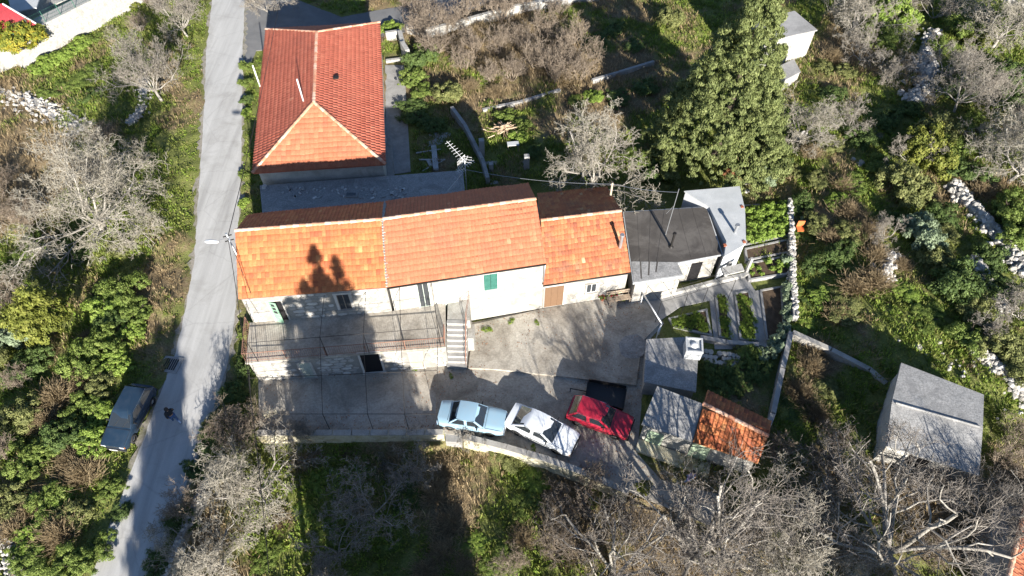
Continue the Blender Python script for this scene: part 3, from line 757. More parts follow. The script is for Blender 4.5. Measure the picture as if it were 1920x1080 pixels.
# railing
rail = MB(); posts = []
def railing(parent, pts, zb, h=.95, step=.13, mat=M_RAIL, rr_=.018):
    mb = MB()
    for a, b in zip(pts[:-1], pts[1:]):
        a = Vector((a[0], a[1], zb if len(a) < 3 or not a[2] else a[2])); b = Vector((b[0], b[1], zb if len(b) < 3 or not b[2] else b[2]))
        MB().tube(a+Vector((0, 0, h)), b+Vector((0, 0, h)), .025, .025, 6).build('top_rail', mat, parent)
        MB().tube(a+Vector((0, 0, .1)), b+Vector((0, 0, .1)), .016, .016, 5).build('bottom_rail', mat, parent)
        n = max(1, int((b-a).length/step))
        for i in range(n+1):
            p = a.lerp(b, i/n); mb.tube(p+Vector((0, 0, .1)), p+Vector((0, 0, h)), .010, .010, 4, False)
        m_ = max(1, round((b-a).length/2.2))
        for i in range(m_+1):
            p = a.lerp(b, i/m_); MB().tube(p, p+Vector((0, 0, h)), .024, .024, 6).build('rail_post', mat, parent)
    mb.build('balusters', mat, parent, kind='stuff')
ro = empty('terrace_railing', WT.P(WT.L/2, ZT, .06), 'rust-brown iron railing along the terrace edge', 'railing')
ra = WT.P(-.05, 0, .06); rb = WT.P(WT.L-.05, 0, .06)
ra.z = rb.z = 0
railing(ro, [qA+WA.n*.2, ra, rb, rb+(qB-rb)*.30], ZT)
# --- staircase beside the terrace
sb = G(857, 691); stp = G(857, 600, ZT)
st_ = empty('staircase', (sb.x, sb.y, 0), 'white concrete staircase climbing from courtyard to terrace', 'stairs')
N = 9; run = (stp.y-sb.y)/N; dirs = Vector((stp.x-sb.x, stp.y-sb.y, 0)).normalized(); side = Vector((dirs.y, -dirs.x, 0)); hw = .62
for i in range(N):
    c0 = Vector((sb.x, sb.y, 0))+dirs*(i*run); c1 = Vector((stp.x, stp.y, 0))+dirs*.9
    z1 = ZT*(i+1)/N
    poly = [c0-side*hw, c0+side*hw, c0+side*hw+dirs*(run+.03), c0-side*hw+dirs*(run+.03)]
    s_ = MB().prism(poly, 0, z1-.03).build('step', M_WHITEWALL, st_)
    poly2 = [c0-side*(hw+.02)-dirs*.03, c0+side*(hw+.02)-dirs*.03, c0+side*(hw+.02)+dirs*run, c0-side*(hw+.02)+dirs*run]
    MB().prism(poly2, z1-.03, z1).build('tread', M_CONC, s_)
c0 = Vector((stp.x, stp.y, 0)); endp = WB.P(WB.hit(857, 585)[0], 0, .02)
land = [c0-side*(hw)+dirs*.0, c0+side*(hw+.2)+dirs*.0, WB.P(WB.hit(884, 600)[0], 0, .02), WB.P(WB.hit(842, 588)[0], 0, .02)]
MB().prism(land, 0, ZT-.02).build('landing', M_PLASTER, st_)
pw = [Vector((sb.x, sb.y, 0))+side*(hw+.03)+dirs*1.3, Vector((sb.x, sb.y, 0))+side*(hw+.42)+dirs*1.3, Vector((stp.x, stp.y, 0))+side*(hw+.42)+dirs*.3, Vector((stp.x, stp.y, 0))+side*(hw+.03)+dirs*.3]
MB().prism(pw, 0, 1.55).build('side_wall', M_PLASTER, st_)
b0 = Vector((sb.x, sb.y, 0))+side*(hw-.03)+dirs*.1; b1 = Vector((stp.x, stp.y, 0))+side*(hw-.03)
mbh = MB(); 
for k in range(6):
    p = b0.lerp(b1, k/5); z = lerp(.27, ZT, k/5)
    mbh.tube(p+Vector((0, 0, z)), p+Vector((0, 0, z+.9)), .016, .016, 5)
    if k:
        for hh in (.9, .45): mbh.tube(b0.lerp(b1, (k-1)/5)+Vector((0, 0, lerp(.27, ZT, (k-1)/5)+hh)), p+Vector((0, 0, z+hh)), .018, .018, 5)
mbh.tube(b1+Vector((0, 0, ZT+.9)), land[2]+Vector((0, 0, ZT+.9)), .018, .018, 5).tube(b1+Vector((0, 0, ZT+.45)), land[2]+Vector((0, 0, ZT+.45)), .014, .014, 5)
mbh.build('handrail', M_RAIL, st_)

# --- hipped house to the north
zh, zhr = 3.4, 5.35
hfl, hfr, hbl, hbr = G(473.9, 324.7, zh), G(722.7, 308.3, zh), G(499, 55.6, zh), G(712, 42.8, zh)
hrf, hrb = G(588.6, 192.5, zhr), G(594, 61, zhr)
hH = empty('hipped_house', (-15.5, 46, 0), 'detached house with large red hipped tile roof beside the lane', 'house')
ins = lambda p: p+((hfl+hfr+hbl+hbr)/4-p).normalized()*.55
wH = MB().prism([ins(hfl), ins(hfr), ins(hbr), ins(hbl)], 0, zh+.05).build('wall', M_OLDPLASTER, hH)
mb = MB(); dn = Vector((0, 0, -.1)); P6 = [hfl, hfr, hbr, hbl, hrf, hrb]
mb.add(P6+[p+dn for p in P6[:4]], [(0, 1, 4), (1, 2, 5, 4), (2, 3, 5), (3, 0, 4, 5), (0, 6, 7, 1), (1, 7, 8, 2), (2, 8, 9, 3), (3, 9, 6, 0), (9, 8, 7, 6)])
rH = mb.build('roof', M_REDTILE, hH)
up = Vector((0, 0, .006)); rr = random.Random(31)
tile_part(rH, 'roof_tiles', [(hfr+up, hbr+up, hrb+up, hrf+up), (hbl+up, hfl+up, hrf+up, hrb+up), (hbr+up, hbl+up, hrb+up, hrb+up)], M_REDTILE, rr=rr, tw=.30, th=.36, lift=.035, rib=.055, barrel=True, edge=.1, vary=.16)
tile_part(rH, 'hip_end_tiles', [(hfl+up, hfr+up, hrf+up, hrf+up)], M_ORANGE2, rr=rr, tw=.34, th=.42, vary=.14, single=300)
ridge(rH, hrf, hrb, .06, 41); ridge(rH, hfl, hrf, .06, 42); ridge(rH, hfr, hrf, .06, 43); ridge(rH, hbl, hrb, .06, 44); ridge(rH, hbr, hrb, .06, 45)
for a, b, h in ((569, 190, 2.0), (489, 166, 2.2)):
    p = G(a, b, 5.0) if a > 500 else G(a, b, 3.3)
    MB().tube(p+Vector((0, 0, -.4)), p+Vector((0, 0, h)), .06, .055, 8).build('mast', M_WHITEPIPE, hH, smooth=True)
p = G(630, 145, 5.05); MB().box(p, (.4, .34, .12)).build('roof_vent', M_IRON, rH)
# narrow step along its east side
W3 = Wall(ins(hfr), ins(hbr)); mb = MB(); W3.slab(mb, .3, 5.2, 0, .55, .02, .55); mb.build('side_ledge', M_CONC, hH)
# --- stone outbuilding between the two houses, flat rough roof
zl = 2.3
lp = [G(487, 357, zl), G(720, 340, zl), G(868, 320, zl), G(872, 368, zl), Vector((bR.x-6, bR.y-.4, 0)), Vector((bM.x, bM.y+.15, 0)), Vector((bL.x, bL.y+.25, 0)), G(484, 400, zl)]
lp = [G(487, 348, zl), G(868, 319, zl), G(872, 362, zl), Vector((bM.x+4.6, lerp(bM.y, bR.y, .48)+.1, 0)), Vector((bM.x, bM.y+.12, 0)), Vector((bL.x+.3, bL.y+.15, 0))]
hL = empty('flat_outbuilding', (-11, 34.5, 0), 'low shaded outbuilding with rough flat roof between the two red roofs', 'outbuilding')
MB().prism(shrink(lp, .1), 0, zl-.12).build('wall', M_MORTAR, hL)
rL_ = MB().prism(lp, zl-.12, zl).build('roof_slab', M_SHEDROOF, hL)
a, b = G(487, 345, zl), G(480, 400, zl)
mb = MB(); rr = random.Random(3)
for i in range(26):
    t = rr.random(); p = lp[0].lerp(lp[5], t)+Vector((.25+rr.uniform(-.15, .15), 0, .06)); mb.box(p, (.28, .25, .14), rr.random()*3)
mb.build('loose_edge_stones', M_STONE, rL_)
p = G(659, 366, zl); W4 = MB().box(p+Vector((0, 0, .06)), (.95, .5, .1)).build('hatch', M_CONC, rL_); MB().box(p+Vector((0, 0, .115)), (.68, .3, .02)).build('hatch_glass', M_GLASS, W4)
mb = MB()
for i in range(60):
    p = G(random.uniform(530, 760), random.uniform(352, 372), zl); mb.box(p+Vector((0, 0, .03)), (random.uniform(.08, .3), random.uniform(.08, .25), .07), random.random()*3)
mb.build('debris', M_ROCK, rL_, kind='stuff')

# ------------------------------------------------------------------ sheds and other buildings
# concrete store with tank on it
zg = 1.7
gp = [G(1212, 636, zg), G(1282, 632, zg), G(1310, 652, zg), G(1305, 735, zg), G(1207, 716, zg)]
hG = empty('concrete_store', (9.6, 21, 0), 'low store with grey concrete slab roof between courtyard and garden', 'outbuilding')
MB().prism(shrink(gp, .15), 0, zg-.13).build('wall', M_CONC, hG); MB().prism(gp, zg-.13, zg).build('roof_slab', M_SHEDROOF, hG)
tk = G(1296, 662, zg); ta = .12
tank = empty('water_tank', (tk.x, tk.y, zg), 'square concrete water tank with round lid on the grey store roof', 'tank')
MB().box(tk+Vector((0, 0, .45)), (1.0, .95, .88), -ta).build('tank_body', M_CONCW, tank)
tr_ = MB()
for dx, dy, sx, sy in ((-.47, 0, .1, 1.05), (.47, 0, .1, 1.05), (0, -.47, .84, .1), (0, .47, .84, .1)):
    tr_.box(tk+Matrix.Rotation(-ta, 3, 'Z') @ Vector((dx, dy, .93)), (sx, sy, .12), -ta)
tr_.build('rim', M_CONCW, tank)
MB().lathe(tk+Vector((0, 0, .89)), [(0, .13), (.1, .13), (.2, .08), (.22, 0)], 14).build('lid', M_WHITEPIPE, tank, smooth=True)
# shed with concrete roof and tiled half
zs = 2.25; zsr = 2.7
s1, s2, s3, s4, s5, s6 = G(1232, 724, zsr), G(1318, 757, zsr), G(1441, 818, zsr), G(1421, 868, zs), G(1298, 828, zs), G(1203, 795, zs)
hS = empty('half_tiled_shed', (11, 17, 0), 'whitewashed shed, half grey concrete roof and half orange tiled', 'shed')
def lean(parent, name, a, b, c, d, th, mat):    # a,b back edge; c,d front edge
    vs = [a, b, c, d]; vs += [v-Vector((0, 0, th)) for v in vs]
    return MB().add(vs, [(0, 1, 2, 3), (7, 6, 5, 4), (0, 4, 5, 1), (1, 5, 6, 2), (2, 6, 7, 3), (3, 7, 4, 0)]).build(name, mat, parent)
rs1 = lean(hS, 'concrete_roof', s1, s2, s5, s6, .14, M_SHEDROOF)
s2t, s3t, s4t, s5t = [p+Vector((0, 0, -.03)) for p in (s2, s3, s4, s5)]
bb = Vector((.6, 1.25, 0)); apx2, apx3 = s2t, s3t
rs2 = lean(hS, 'tiled_roof', s2t+Vector((.03, 0, 0)), s3t, s4t, s5t+Vector((.03, 0, 0)), .1, M_OLDTILE)
tile_part(rs2, 'roof_tiles', [(s5t+Vector((.05, 0, .01)), s4t+Vector((0, 0, .01)), s3t+Vector((0, 0, .01)), s2t+Vector((.05, 0, .01)))], M_ORANGE, rr=random.Random(2), tw=.25, th=.42, rib=.035, single=300, sag=False, vary=.16)
bk2, bk3 = s2t+Vector((.55, 1.1, -.5)), s3t+Vector((.55, 1.1, -.5))
rs3 = lean(hS, 'rear_tiled_roof', bk2, bk3, s3t+Vector((0, .02, 0)), s2t+Vector((.05, .02, 0)), .08, M_OLDTILE)
tile_part(rs3, 'roof_tiles', [(bk3+Vector((0, 0, .01)), bk2+Vector((0, 0, .01)), s2t+Vector((.05, 0, .01)), s3t+Vector((0, 0, .01)))], M_OLDTILE, rr=random.Random(2), tw=.27, th=.42, rib=.04, sag=False)
ridge(hS, s2t, s3t, .04, 51)
fp = [s6+(s1-s6)*.06, s5+(s2-s5)*.06, s4+(s3-s4)*.08, s3+(s4-s3)*.05, s2+(s5-s2)*.05, s1+(s6-s1)*.05]
cS = sum(fp, Vector())/6
MB().prism([p+(cS-p).normalized()*.12 for p in fp], 0, zs-.14).build('wall', M_OLDPLASTER, hS)
q = [p+(cS-p).normalized()*.12 for p in fp]
WS = Wall(q[0], q[2])
op(hS, WS, (1216, 806), (1237, 837), 'door', M_LIMEDOOR, frame=None)
WS.slab(MB(), 2.9, 3.9, .05, 1.9, .02, .06).build('door', M_LIMEDOOR, hS)
sgp = [q[0]+WS.n*.05, q[2]+WS.n*.05-WS.u*2.0, q[2]+WS.n*1.0-WS.u*2.0, q[0]+WS.n*.85]
MB().prism(sgp, 0, .16).build('doorstep', M_WALLYEL, hS)
# big concrete-roofed barn
zb_ = 2.6
b1, b2, b3, b4 = G(1690, 680, zb_), G(1845, 740, zb_), G(1843, 800, zb_+.12), G(1672, 755, zb_+.12)
b5, b6, b7 = G(1662, 835, 2.3), G(1757, 838, 2.3), G(1836, 892, 2.3)
hbarn = empty('concrete_barn', (25, 18, 0), 'grey barn with pitched concrete slab roof behind the bare trees', 'barn')
lean(hbarn, 'roof_slab', b1, b2, b3, b4, .16, M_SHEDROOF); lean(hbarn, 'roof_slab', b4+Vector((0, -.03, -.02)), b3+Vector((0, -.03, -.02)), b7, b5, .14, M_SHEDROOF)
MB().tube(b4+Vector((.2, -.02, .02)), b3+Vector((-.2, -.02, .02)), .07, .07, 6).build('roof_joint', M_SHEDROOF, hbarn)
fpb = [b1, b2, b7, b5]; cb = sum(fpb, Vector())/4
MB().prism([p+(cb-p).normalized()*.28 for p in (b1, b2, b3, b7, b5, b4)], 0, 2.15).build('wall', M_OLDPLASTER, hbarn)
wq = [p+(cb-p).normalized()*.28 for p in (b5, b7)]
Wbn = Wall(*wq); opening(hbarn, Wbn, 1.2, 2.3, .05, 1.95, 'dark', frame=M_STONE)
apb = [G(1668, 850, .5), G(1750, 850, .5), G(1745, 900, .5), G(1660, 890, .5)]
# small white hut far NE
zw = float(T(np.array([26.]), np.array([56.]))[0])
hut = empty('white_hut', (26, 56, zw), 'small white hut with flat grey roof behind the big cypress', 'hut')
ztop = zw+2.9
wp = [G(1435, 78, ztop), G(1533, 56, ztop), G(1490, 20, ztop), G(1410, 40, ztop)]
MB().prism(shrink(wp, .15), zw-.5, ztop-.12).build('wall', M_WHITEWALL, hut); MB().prism(wp, ztop-.12, ztop).build('roof_slab', M_CONC, hut)
hp = [G(1472, 150, zw+1.0), G(1500, 135, zw+1.0), G(1488, 112, zw+1.0), G(1462, 125, zw+1.0)]
c_ = sum(hp, Vector())/4
sh_ = empty('white_cistern', (c_.x, c_.y, zw-.2), 'white box cistern on the slope below the small hut', 'cistern')
MB().prism(hp, zw-.4, zw+.98).build('cistern_wall', M_WHITEWALL, sh_); MB().prism(shrink(hp, -.06), zw+.98, zw+1.05).build('cistern_cover', M_CONC, sh_)
# red metal roof house at far west
zr_ = 3.2
rp = [G(-60, 30, zr_), G(5, 8, zr_+.8), G(66, 44, zr_), G(-60, 95, zr_-.3)]
hR = empty('red_metal_house', (-50, 62, 0), 'white house with red ribbed metal roof behind the limewashed wall', 'house')
MB().prism([G(-60, 34, 3.0), G(4, 14, 3.0), G(60, 44, 3.0), G(-60, 90, 3.0)], 0, 3.0).build('wall', M_WHITEWALL, hR)
rR_ = lean(hR, 'roof', rp[1]+Vector((-10, -2, 0)), rp[1], rp[2], rp[3]+Vector((0, 0, .3)), .1, M_REDMETAL)
a0, a1, c0_, c1_ = rp[1]+Vector((-10, -2, 0)), rp[1], rp[3]+Vector((0, 0, .3)), rp[2]
for i in range(26):
    t = i/25; p, q_ = a1.lerp(c1_, t), a0.lerp(c0_, t)
    MB().tube(p+Vector((0, 0, .03)), q_+Vector((0, 0, .03)), .05, .05, 4).build('roof_rib', M_REDMETAL, rR_)
MB().tube(a1+Vector((.03, 0, .02)), c1_+Vector((.03, 0, .02)), .09, .09, 5).build('verge_board', M_WHITEPIPE, hR)
# white terrace block behind the wall
tb = [G(30, 0, 1.2), G(75, 0, 1.2), G(60, 30, 1.2), G(35, 22, 1.2)]
o = single(MB().prism([G(92, 10, .9), G(190, -22, .9), G(210, -50, .9), G(85, -20, .9)], 0, .9), 'white_patio_wall', M_WHITEWALL, G(120, 5), 'broad white patio block beyond the green mesh fence', 'patio')
ya = empty('white_annex_house', G(50, 12), 'white walled house block behind the red metal roof', 'house')
MB().prism([G(24, 22, 2.4), G(66, 14, 2.4), G(80, -25, 2.4), G(10, -25, 2.4)], 0, 2.4).build('wall', M_WHITEWALL, ya); MB().prism([G(22, 23, 2.52), G(68, 14, 2.52), G(82, -28, 2.52), G(8, -28, 2.52)], 2.405, 2.52).build('roof_slab', M_CONCW, ya)
# orange roof at bottom right corner
zo = 2.3
hO = empty('corner_cottage', (25, 10.5, 0), 'cottage with orange tiled roof beside the barn at the foot of bare trees', 'cottage')
zo = 2.9
oa, ob, oc, od = G(1888, 1090, zo), G(1922, 950, zo), G(2080, 1010, zo-1.4), G(2060, 1150, zo-1.4)
oe, of_ = G(1866, 948, zo-1.0), G(1842, 1092, zo-1.0)
cO = (oc+od+oe+of_)/4
MB().prism([p+(cO-p).normalized()*.3 for p in (oc, od, of_, oe)], 0, zo-1.5).build('wall', M_OLDPLASTER, hO)
ro_ = lean(hO, 'roof', ob, oc, od, oa, .12, M_OLDTILE)
tile_part(ro_, 'roof_tiles', [(od+up, oc+up, ob+up, oa+up)], M_ORANGE2, rr=random.Random(9), tw=.27, th=.4, rib=.05, sag=False, single=300)
rl_ = lean(hO, 'shade_grey_roof', ob+Vector((-.02, 0, 0)), oa+Vector((-.02, 0, 0)), of_, oe, .12, M_SHEDROOF)  # slope's shade put into its colour: grey instead of orange tile
ridge(ro_, oa, ob, .05, 61)
# ------------------------------------------------------------------ walls
def wallrun(name, pts, h, th, mat, label, top=None, cat='wall', z0=-.9, group=None, topname='coping', tops=.02):
    """masonry wall along ground points; h above ground (absolute top z given per point as 3rd)"""
    base = pts[0].lerp(pts[-1], .5); root = empty(name, (base.x, base.y, min(p.z for p in pts)), label, cat, group)
    mb = MB(); mt = MB()
    for i, (a, b) in enumerate(zip(pts[:-1], pts[1:])):
        d = Vector((b.x-a.x, b.y-a.y, 0)); n = Vector((-d.y, d.x, 0)).normalized()*th/2; e = d.normalized()*(th*.18)*(1 if i else 0)
        za, zb = a.z+h, b.z+h
        def q(p, s, z): return (p.x+s.x, p.y+s.y, z)
        vs = [q(a, -n-e, a.z+z0), q(b, -n, b.z+z0), q(b, n, b.z+z0), q(a, n-e, a.z+z0), q(a, -n-e, za), q(b, -n, zb), q(b, n, zb), q(a, n-e, za)]
        mb.add(vs, [(3, 2, 1, 0), (4, 5, 6, 7), (0, 1, 5, 4), (1, 2, 6, 5), (2, 3, 7, 6), (3, 0, 4, 7)])
        if top:
            n2 = n*1.12
            L = d.length; k = max(1, round(L/1.1))
            for j in range(k):
                p, r_ = a.lerp(b, j/k), a.lerp(b, (j+1)/k-.012/max(L/k, .1)*1)
                vs = [q(p, -n2, p.z+h+.003), q(r_, -n2, r_.z+h+.003), q(r_, n2, r_.z+h+.003), q(p, n2, p.z+h+.003)]
                vs += [(v[0], v[1], v[2]+.07) for v in vs]
                MB().add(vs, [(3, 2, 1, 0), (4, 5, 6, 7), (0, 1, 5, 4), (1, 2, 6, 5), (2, 3, 7, 6), (3, 0, 4, 7)]).build('coping_slab', top, root)
    mb.build('masonry', mat, root)
    return root
F0 = lambda px, py, z: Vector((G(px, py, z).x, G(px, py, z).y, 0))
PAR = .55
wallrun('courtyard_wall', [F0(482, 811, PAR), F0(660, 811, PAR), F0(832, 810, PAR)], PAR-.07, .32, M_WALLYEL, 'straight yellowed retaining wall between parked blue car and lane', M_WALLTOP)
wallrun('courtyard_wall', [F0(870, 818, PAR), F0(950, 838, PAR), F0(1025, 860, PAR), F0(1092, 884, PAR), F0(1180, 922, PAR)], PAR-.07, .32, M_WALLYEL, 'angled yellowed retaining wall behind the parked white car', M_WALLTOP)
single(MB().prism([F0(834, 806, .1), F0(868, 814, .1), F0(866, 832, -.2), F0(836, 830, -.2)], -.9, -.02), 'gap_step', M_CONC, F0(850, 820, 0), 'concrete step in the gap of the courtyard wall', 'step')
# dry stone and concrete garden walls
gw = [on(1477, 383), on(1480, 430), on(1481, 500), on(1484, 560), on(1487, 605)]
def drystone(name, pts, h, th, label, n_stone, seed, group=None, mat=None):
    base = pts[0].lerp(pts[-1], .5); root = empty(name, base, label, 'wall', group); rr = random.Random(seed)
    segs = [(a, b, (b-a).length) for a, b in zip(pts[:-1], pts[1:])]; Lt = sum(s[2] for s in segs)
    core = MB()
    for a, b, L in segs:
        d = (b-a); n = Vector((-d.y, d.x, 0)).normalized()*th*.36
        core.add([a-n-Vector((0, 0, .3)), b-n-Vector((0, 0, .3)), b+n-Vector((0, 0, .3)), a+n-Vector((0, 0, .3)), a-n+Vector((0, 0, h*.8)), b-n+Vector((0, 0, h*.8)), b+n+Vector((0, 0, h*.8)), a+n+Vector((0, 0, h*.8))],
                 [(3, 2, 1, 0), (4, 5, 6, 7), (0, 1, 5, 4), (1, 2, 6, 5), (2, 3, 7, 6), (3, 0, 4, 7)])
    core.build('rubble_core', M_ROCK, root)
    for i in range(n_stone):
        t = rr.random()*Lt
        for a, b, L in segs:
            if t <= L: break
            t -= L
        d = (b-a).normalized(); n = Vector((-d.y, d.x, 0)); p = a+d*min(t, L)
        lat = rr.uniform(-.5, .5); z = h*(.8 if abs(lat) < .36 else rr.uniform(.1, .8))
        o = addobj('stone', rr.choice(STONES), root)
        o.location = p+n*lat*th+Vector((0, 0, z))-base; o.rotation_euler = (rr.uniform(-.6, .6)-1.2, rr.uniform(-.5, .5), rr.random()*6)
        s = rr.uniform(.16, .36); o.scale = (s, s*.6, s*.8)
    return root
drystone('dry_stone_wall', gw, .75, .42, 'straight white dry stone wall along the vegetable beds', 190, 5)
wallrun('concrete_garden_wall', [F0(1484, 622, .8), F0(1468, 690, .8), F0(1450, 775, .8), F0(1440, 800, .8)], .8, .3, M_CONC, 'long grey concrete wall running from dry stone wall towards the tiled shed', None)
wallrun('concrete_garden_wall', [F0(1487, 622, .8), F0(1560, 655, .8), F0(1632, 692, .8), F0(1662, 718, .8)], .8, .34, M_WALLTOP, 'broad concrete wall slanting from dry stone wall to the barn', None)
# lane-side stone wall at the south-west
lw_ = [on(402, 880), on(372, 950), on(340, 1020), on(312, 1085), Vector((-19.2, 6, -.4))]
for p in lw_: p.z = -.35
drystone('lane_wall', lw_, .75, .5, 'tumbled grey stone wall between lane and overgrown field', 170, 6)
# limewashed wall and fence top-left: the tall face that glares in the sun
Hw = 2.6
lwA, lwB = G(42, 128), G(296, -6)
Wl = Wall(lwA, lwB)
lwr = empty('limewashed_wall', Wl.P(Wl.L/2, 0), 'tall limewashed retaining wall glaring white above the green verge', 'wall')
mb = MB(); Wl.slab(mb, 0, Wl.L+12, -.5, Hw, -1.5, 0); mb.build('masonry', M_WHITEWALL, lwr)
fe = empty('green_fence', Wl.P(Wl.L/2, Hw, -.2), 'green mesh fence along the top of the limewashed wall', 'fence')
fm = MB()
for i in range(15):
    t = 1+i*1.5; p = Wl.P(t, Hw, -.12); MB().tube(p, p+Vector((0, 0, 1.1)), .03, .03, 6).build('fence_post', M_FENCE, fe)
for k in range(4): fm.tube(Wl.P(.8, Hw+.15+k*.3, -.12), Wl.P(22.2, Hw+.15+k*.3, -.12), .008, .008, 3)
for i in range(110): fm.tube(Wl.P(.9+i*.193, Hw+.02, -.12), Wl.P(.9+i*.193, Hw+1.1, -.12), .006, .006, 3)
fm.build('wire_mesh', M_FENCE, fe, kind='stuff')
wl2 = [G(0, 170), G(32, 132), G(52, 140)]
o = wallrun('white_stub_wall', [G(-40, 160), G(22, 122)], 1.3, .5, M_WHITEWALL, 'short white wall stub left of the limewashed wall', None)
# sunlit white stony track at the west edge
# pale yard wall along the side road north
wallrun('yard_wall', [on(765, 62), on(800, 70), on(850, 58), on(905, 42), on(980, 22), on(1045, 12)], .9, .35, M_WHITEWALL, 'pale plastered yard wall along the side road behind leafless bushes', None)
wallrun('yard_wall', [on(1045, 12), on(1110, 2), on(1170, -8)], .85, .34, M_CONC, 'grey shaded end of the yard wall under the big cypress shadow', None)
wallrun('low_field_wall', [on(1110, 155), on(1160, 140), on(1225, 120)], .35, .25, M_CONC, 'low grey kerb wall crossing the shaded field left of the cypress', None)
wallrun('low_field_wall', [on(905, 210), on(935, 203), on(975, 195), on(1050, 172)], .3, .25, M_CONC, 'low pale kerb wall beside the firewood heap', None)
gs = empty('gate_wall', on(757, 92), 'white gate pillar wall beside red hipped house path', 'wall')
for a, b, h in (((752, 78), (758, 100), 1.2), ((757, 102), (767, 118), 1.4)):
    pa, pb = G(*a), G(*b); Wg = Wall(pa, pb); mb = MB(); Wg.slab(mb, 0, Wg.L, 0, h, -.2, .2); mb.build('pillar', M_WHITEWALL, gs)
wallrun('path_kerb', [G(725, 76), G(752, 72)], .9, .3, M_WHITEWALL, 'white cross wall at the far end of the house path', None)
wallrun('path_kerb', [G(724, 116), G(757, 112)], .2, .3, M_WHITEWALL, 'white kerb across the path beside the red hipped house', None)
# stepped wall in the shaded yard
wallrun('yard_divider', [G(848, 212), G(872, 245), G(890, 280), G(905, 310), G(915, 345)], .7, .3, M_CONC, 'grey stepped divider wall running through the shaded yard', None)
o = MB().prism(gpoly([(774, 250), (846, 248), (838, 272), (776, 276)], .03), -.05, .03).build('yard_slab', M_CONCW); tag(o, kind='structure')
o = MB().prism(gpoly([(905, 302), (985, 300), (1015, 335), (920, 345)], .05), -.05, .05).build('ruin_floor', M_GRAVEL); tag(o, kind='structure')
for a, b, h, lab in ((904, 292, 1.7, 'grey square concrete post by the stepped divider wall'), (987, 318, 1.5, 'sunlit concrete post under the silvery bare tree')):
    p = G(a, b); single(MB().box(p+Vector((0, 0, h/2)), (.42, .42, h), .1), 'concrete_post', M_CONC, p, lab, 'post', bevel=.03)
p = G(921, 322); single(MB().box(p+Vector((0, 0, .45)), (.35, .35, .9), .1), 'concrete_post', M_CONC, p, 'short concrete stub on the gravel floor of the ruin', 'post', bevel=.03)
# timber frame on the ground
fr_ = empty('timber_frame', G(815, 300), 'abandoned white timber frame lying in the shaded yard', 'frame')
for i, (a, b, w) in enumerate((((813, 272), (817, 315), .42), ((780, 285), (826, 278), .1), ((785, 297), (835, 297), .1), ((820, 303), (834, 297), .1), ((802, 296), (809, 309), .3), ((794, 274), (794, 283), .1), ((792, 316), (809, 306), .08))):
    pa, pb = G(*a, .25), G(*b, .25); d = pb-pa; MB().box((pa+pb)/2+Vector((0, 0, -.06-i*.035)), (d.length, w, .07), math.atan2(d.y, d.x)).build('beam', M_CONCW, fr_)
for a, b in ((813, 272), (817, 315)):
    p = G(a, b, .2); MB().box(p+Vector((0, 0, -.12)), (.4, .3, .2)).build('beam_block', M_CONC, fr_)
# firewood heap
fw = empty('firewood_heap', on(945, 252), 'heap of cut firewood branches in sun at yard corner', 'firewood'); fo = ORI[fw.name]
rr = random.Random(6)
for i in range(70):
    a = rr.random()*6.28; rad = abs(rr.gauss(0, .6)); z = max(.08, 1.0-rad*.75+rr.uniform(-.25, .1))
    c = fo+Vector((rad*math.cos(a)*1.2, rad*math.sin(a)*.8, z)); L = rr.uniform(.5, 1.3); d = Vector((math.cos(a+rr.uniform(-.6, .6)), math.sin(a+rr.uniform(-.6, .6)), rr.uniform(-.25, .35))).normalized()
    r_ = rr.uniform(.025, .06); MB().tube(c-d*L/2, c+d*L/2, r_, r_*.8, 6).build('branch_log', M_LOG, fw)
# little table in the sun
tb_ = empty('work_table', G(962, 282), 'small pale work table next to firewood heap', 'table'); to = ORI[tb_.name]
MB().box(to+Vector((0, .0, .72)), (.95, .5, .05), .12).build('table_top', M_CONCW, tb_)
for dx in (-.4, .4):
    for dy in (-.18, .18): MB().box(to+Vector((dx, dy, .345)), (.05, .05, .69), .12).build('leg', M_WOODGR, tb_)

LATE = []
# ------------------------------------------------------------------ vegetable garden
def bed(pl, h, label, soil=M_SOIL, border=M_CONC, wd=.14):
    P = gpoly(pl); c = sum(P, Vector())/len(P); root = empty('garden_bed', (c.x, c.y, 0), label, 'garden bed', None)
    MB().prism(shrink(P, wd), -.02, h-.05).build('soil', soil, root)
    mb = []
    for i in range(len(P)):
        a, b = P[i], P[(i+1) % len(P)]; d = (b-a).normalized(); n = Vector((-d.y, d.x, 0))
        if n.dot(c-a) < 0: n = -n
        aa, bb_ = a+d*(wd if i % 2 else 0), b-d*(wd if i % 2 else 0)
        MB().prism([aa, bb_, bb_+n*wd, aa+n*wd], -.03, h).build('edging', border, root)
    return P
beds = [bed([(1252, 598), (1325, 580), (1335, 632), (1262, 615)], .12, 'wedge-shaped grass bed beside the white pipe rail'),
        bed([(1340, 556), (1362, 551), (1372, 638), (1348, 634)], .14, 'narrow grassy bed between two concrete strips'),
        bed([(1376, 551), (1405, 546), (1420, 640), (1386, 638)], .14, 'wide grassy bed in the middle of the garden strips'),
        bed([(1424, 545), (1466, 537), (1472, 640), (1436, 640)], .12, 'brown soil bed next to the cabbages'),
        bed([(1394, 470), (1476, 452), (1478, 478), (1397, 494)], .3, 'upper brown vegetable bed below the green ivy'),
        bed([(1397, 498), (1478, 482), (1479, 518), (1402, 530)], .3, 'leafy vegetable bed between two stone edgings'),
        bed([(1392, 388), (1476, 383), (1478, 446), (1396, 464)], .25, 'square bed filled with bright green plants beside the white annex')]
o = MB().prism(gpoly([(1330, 560), (1480, 535), (1484, 655), (1340, 655)]), -.02, .035).build('garden_paving', M_CONC); tag(o, kind='structure')
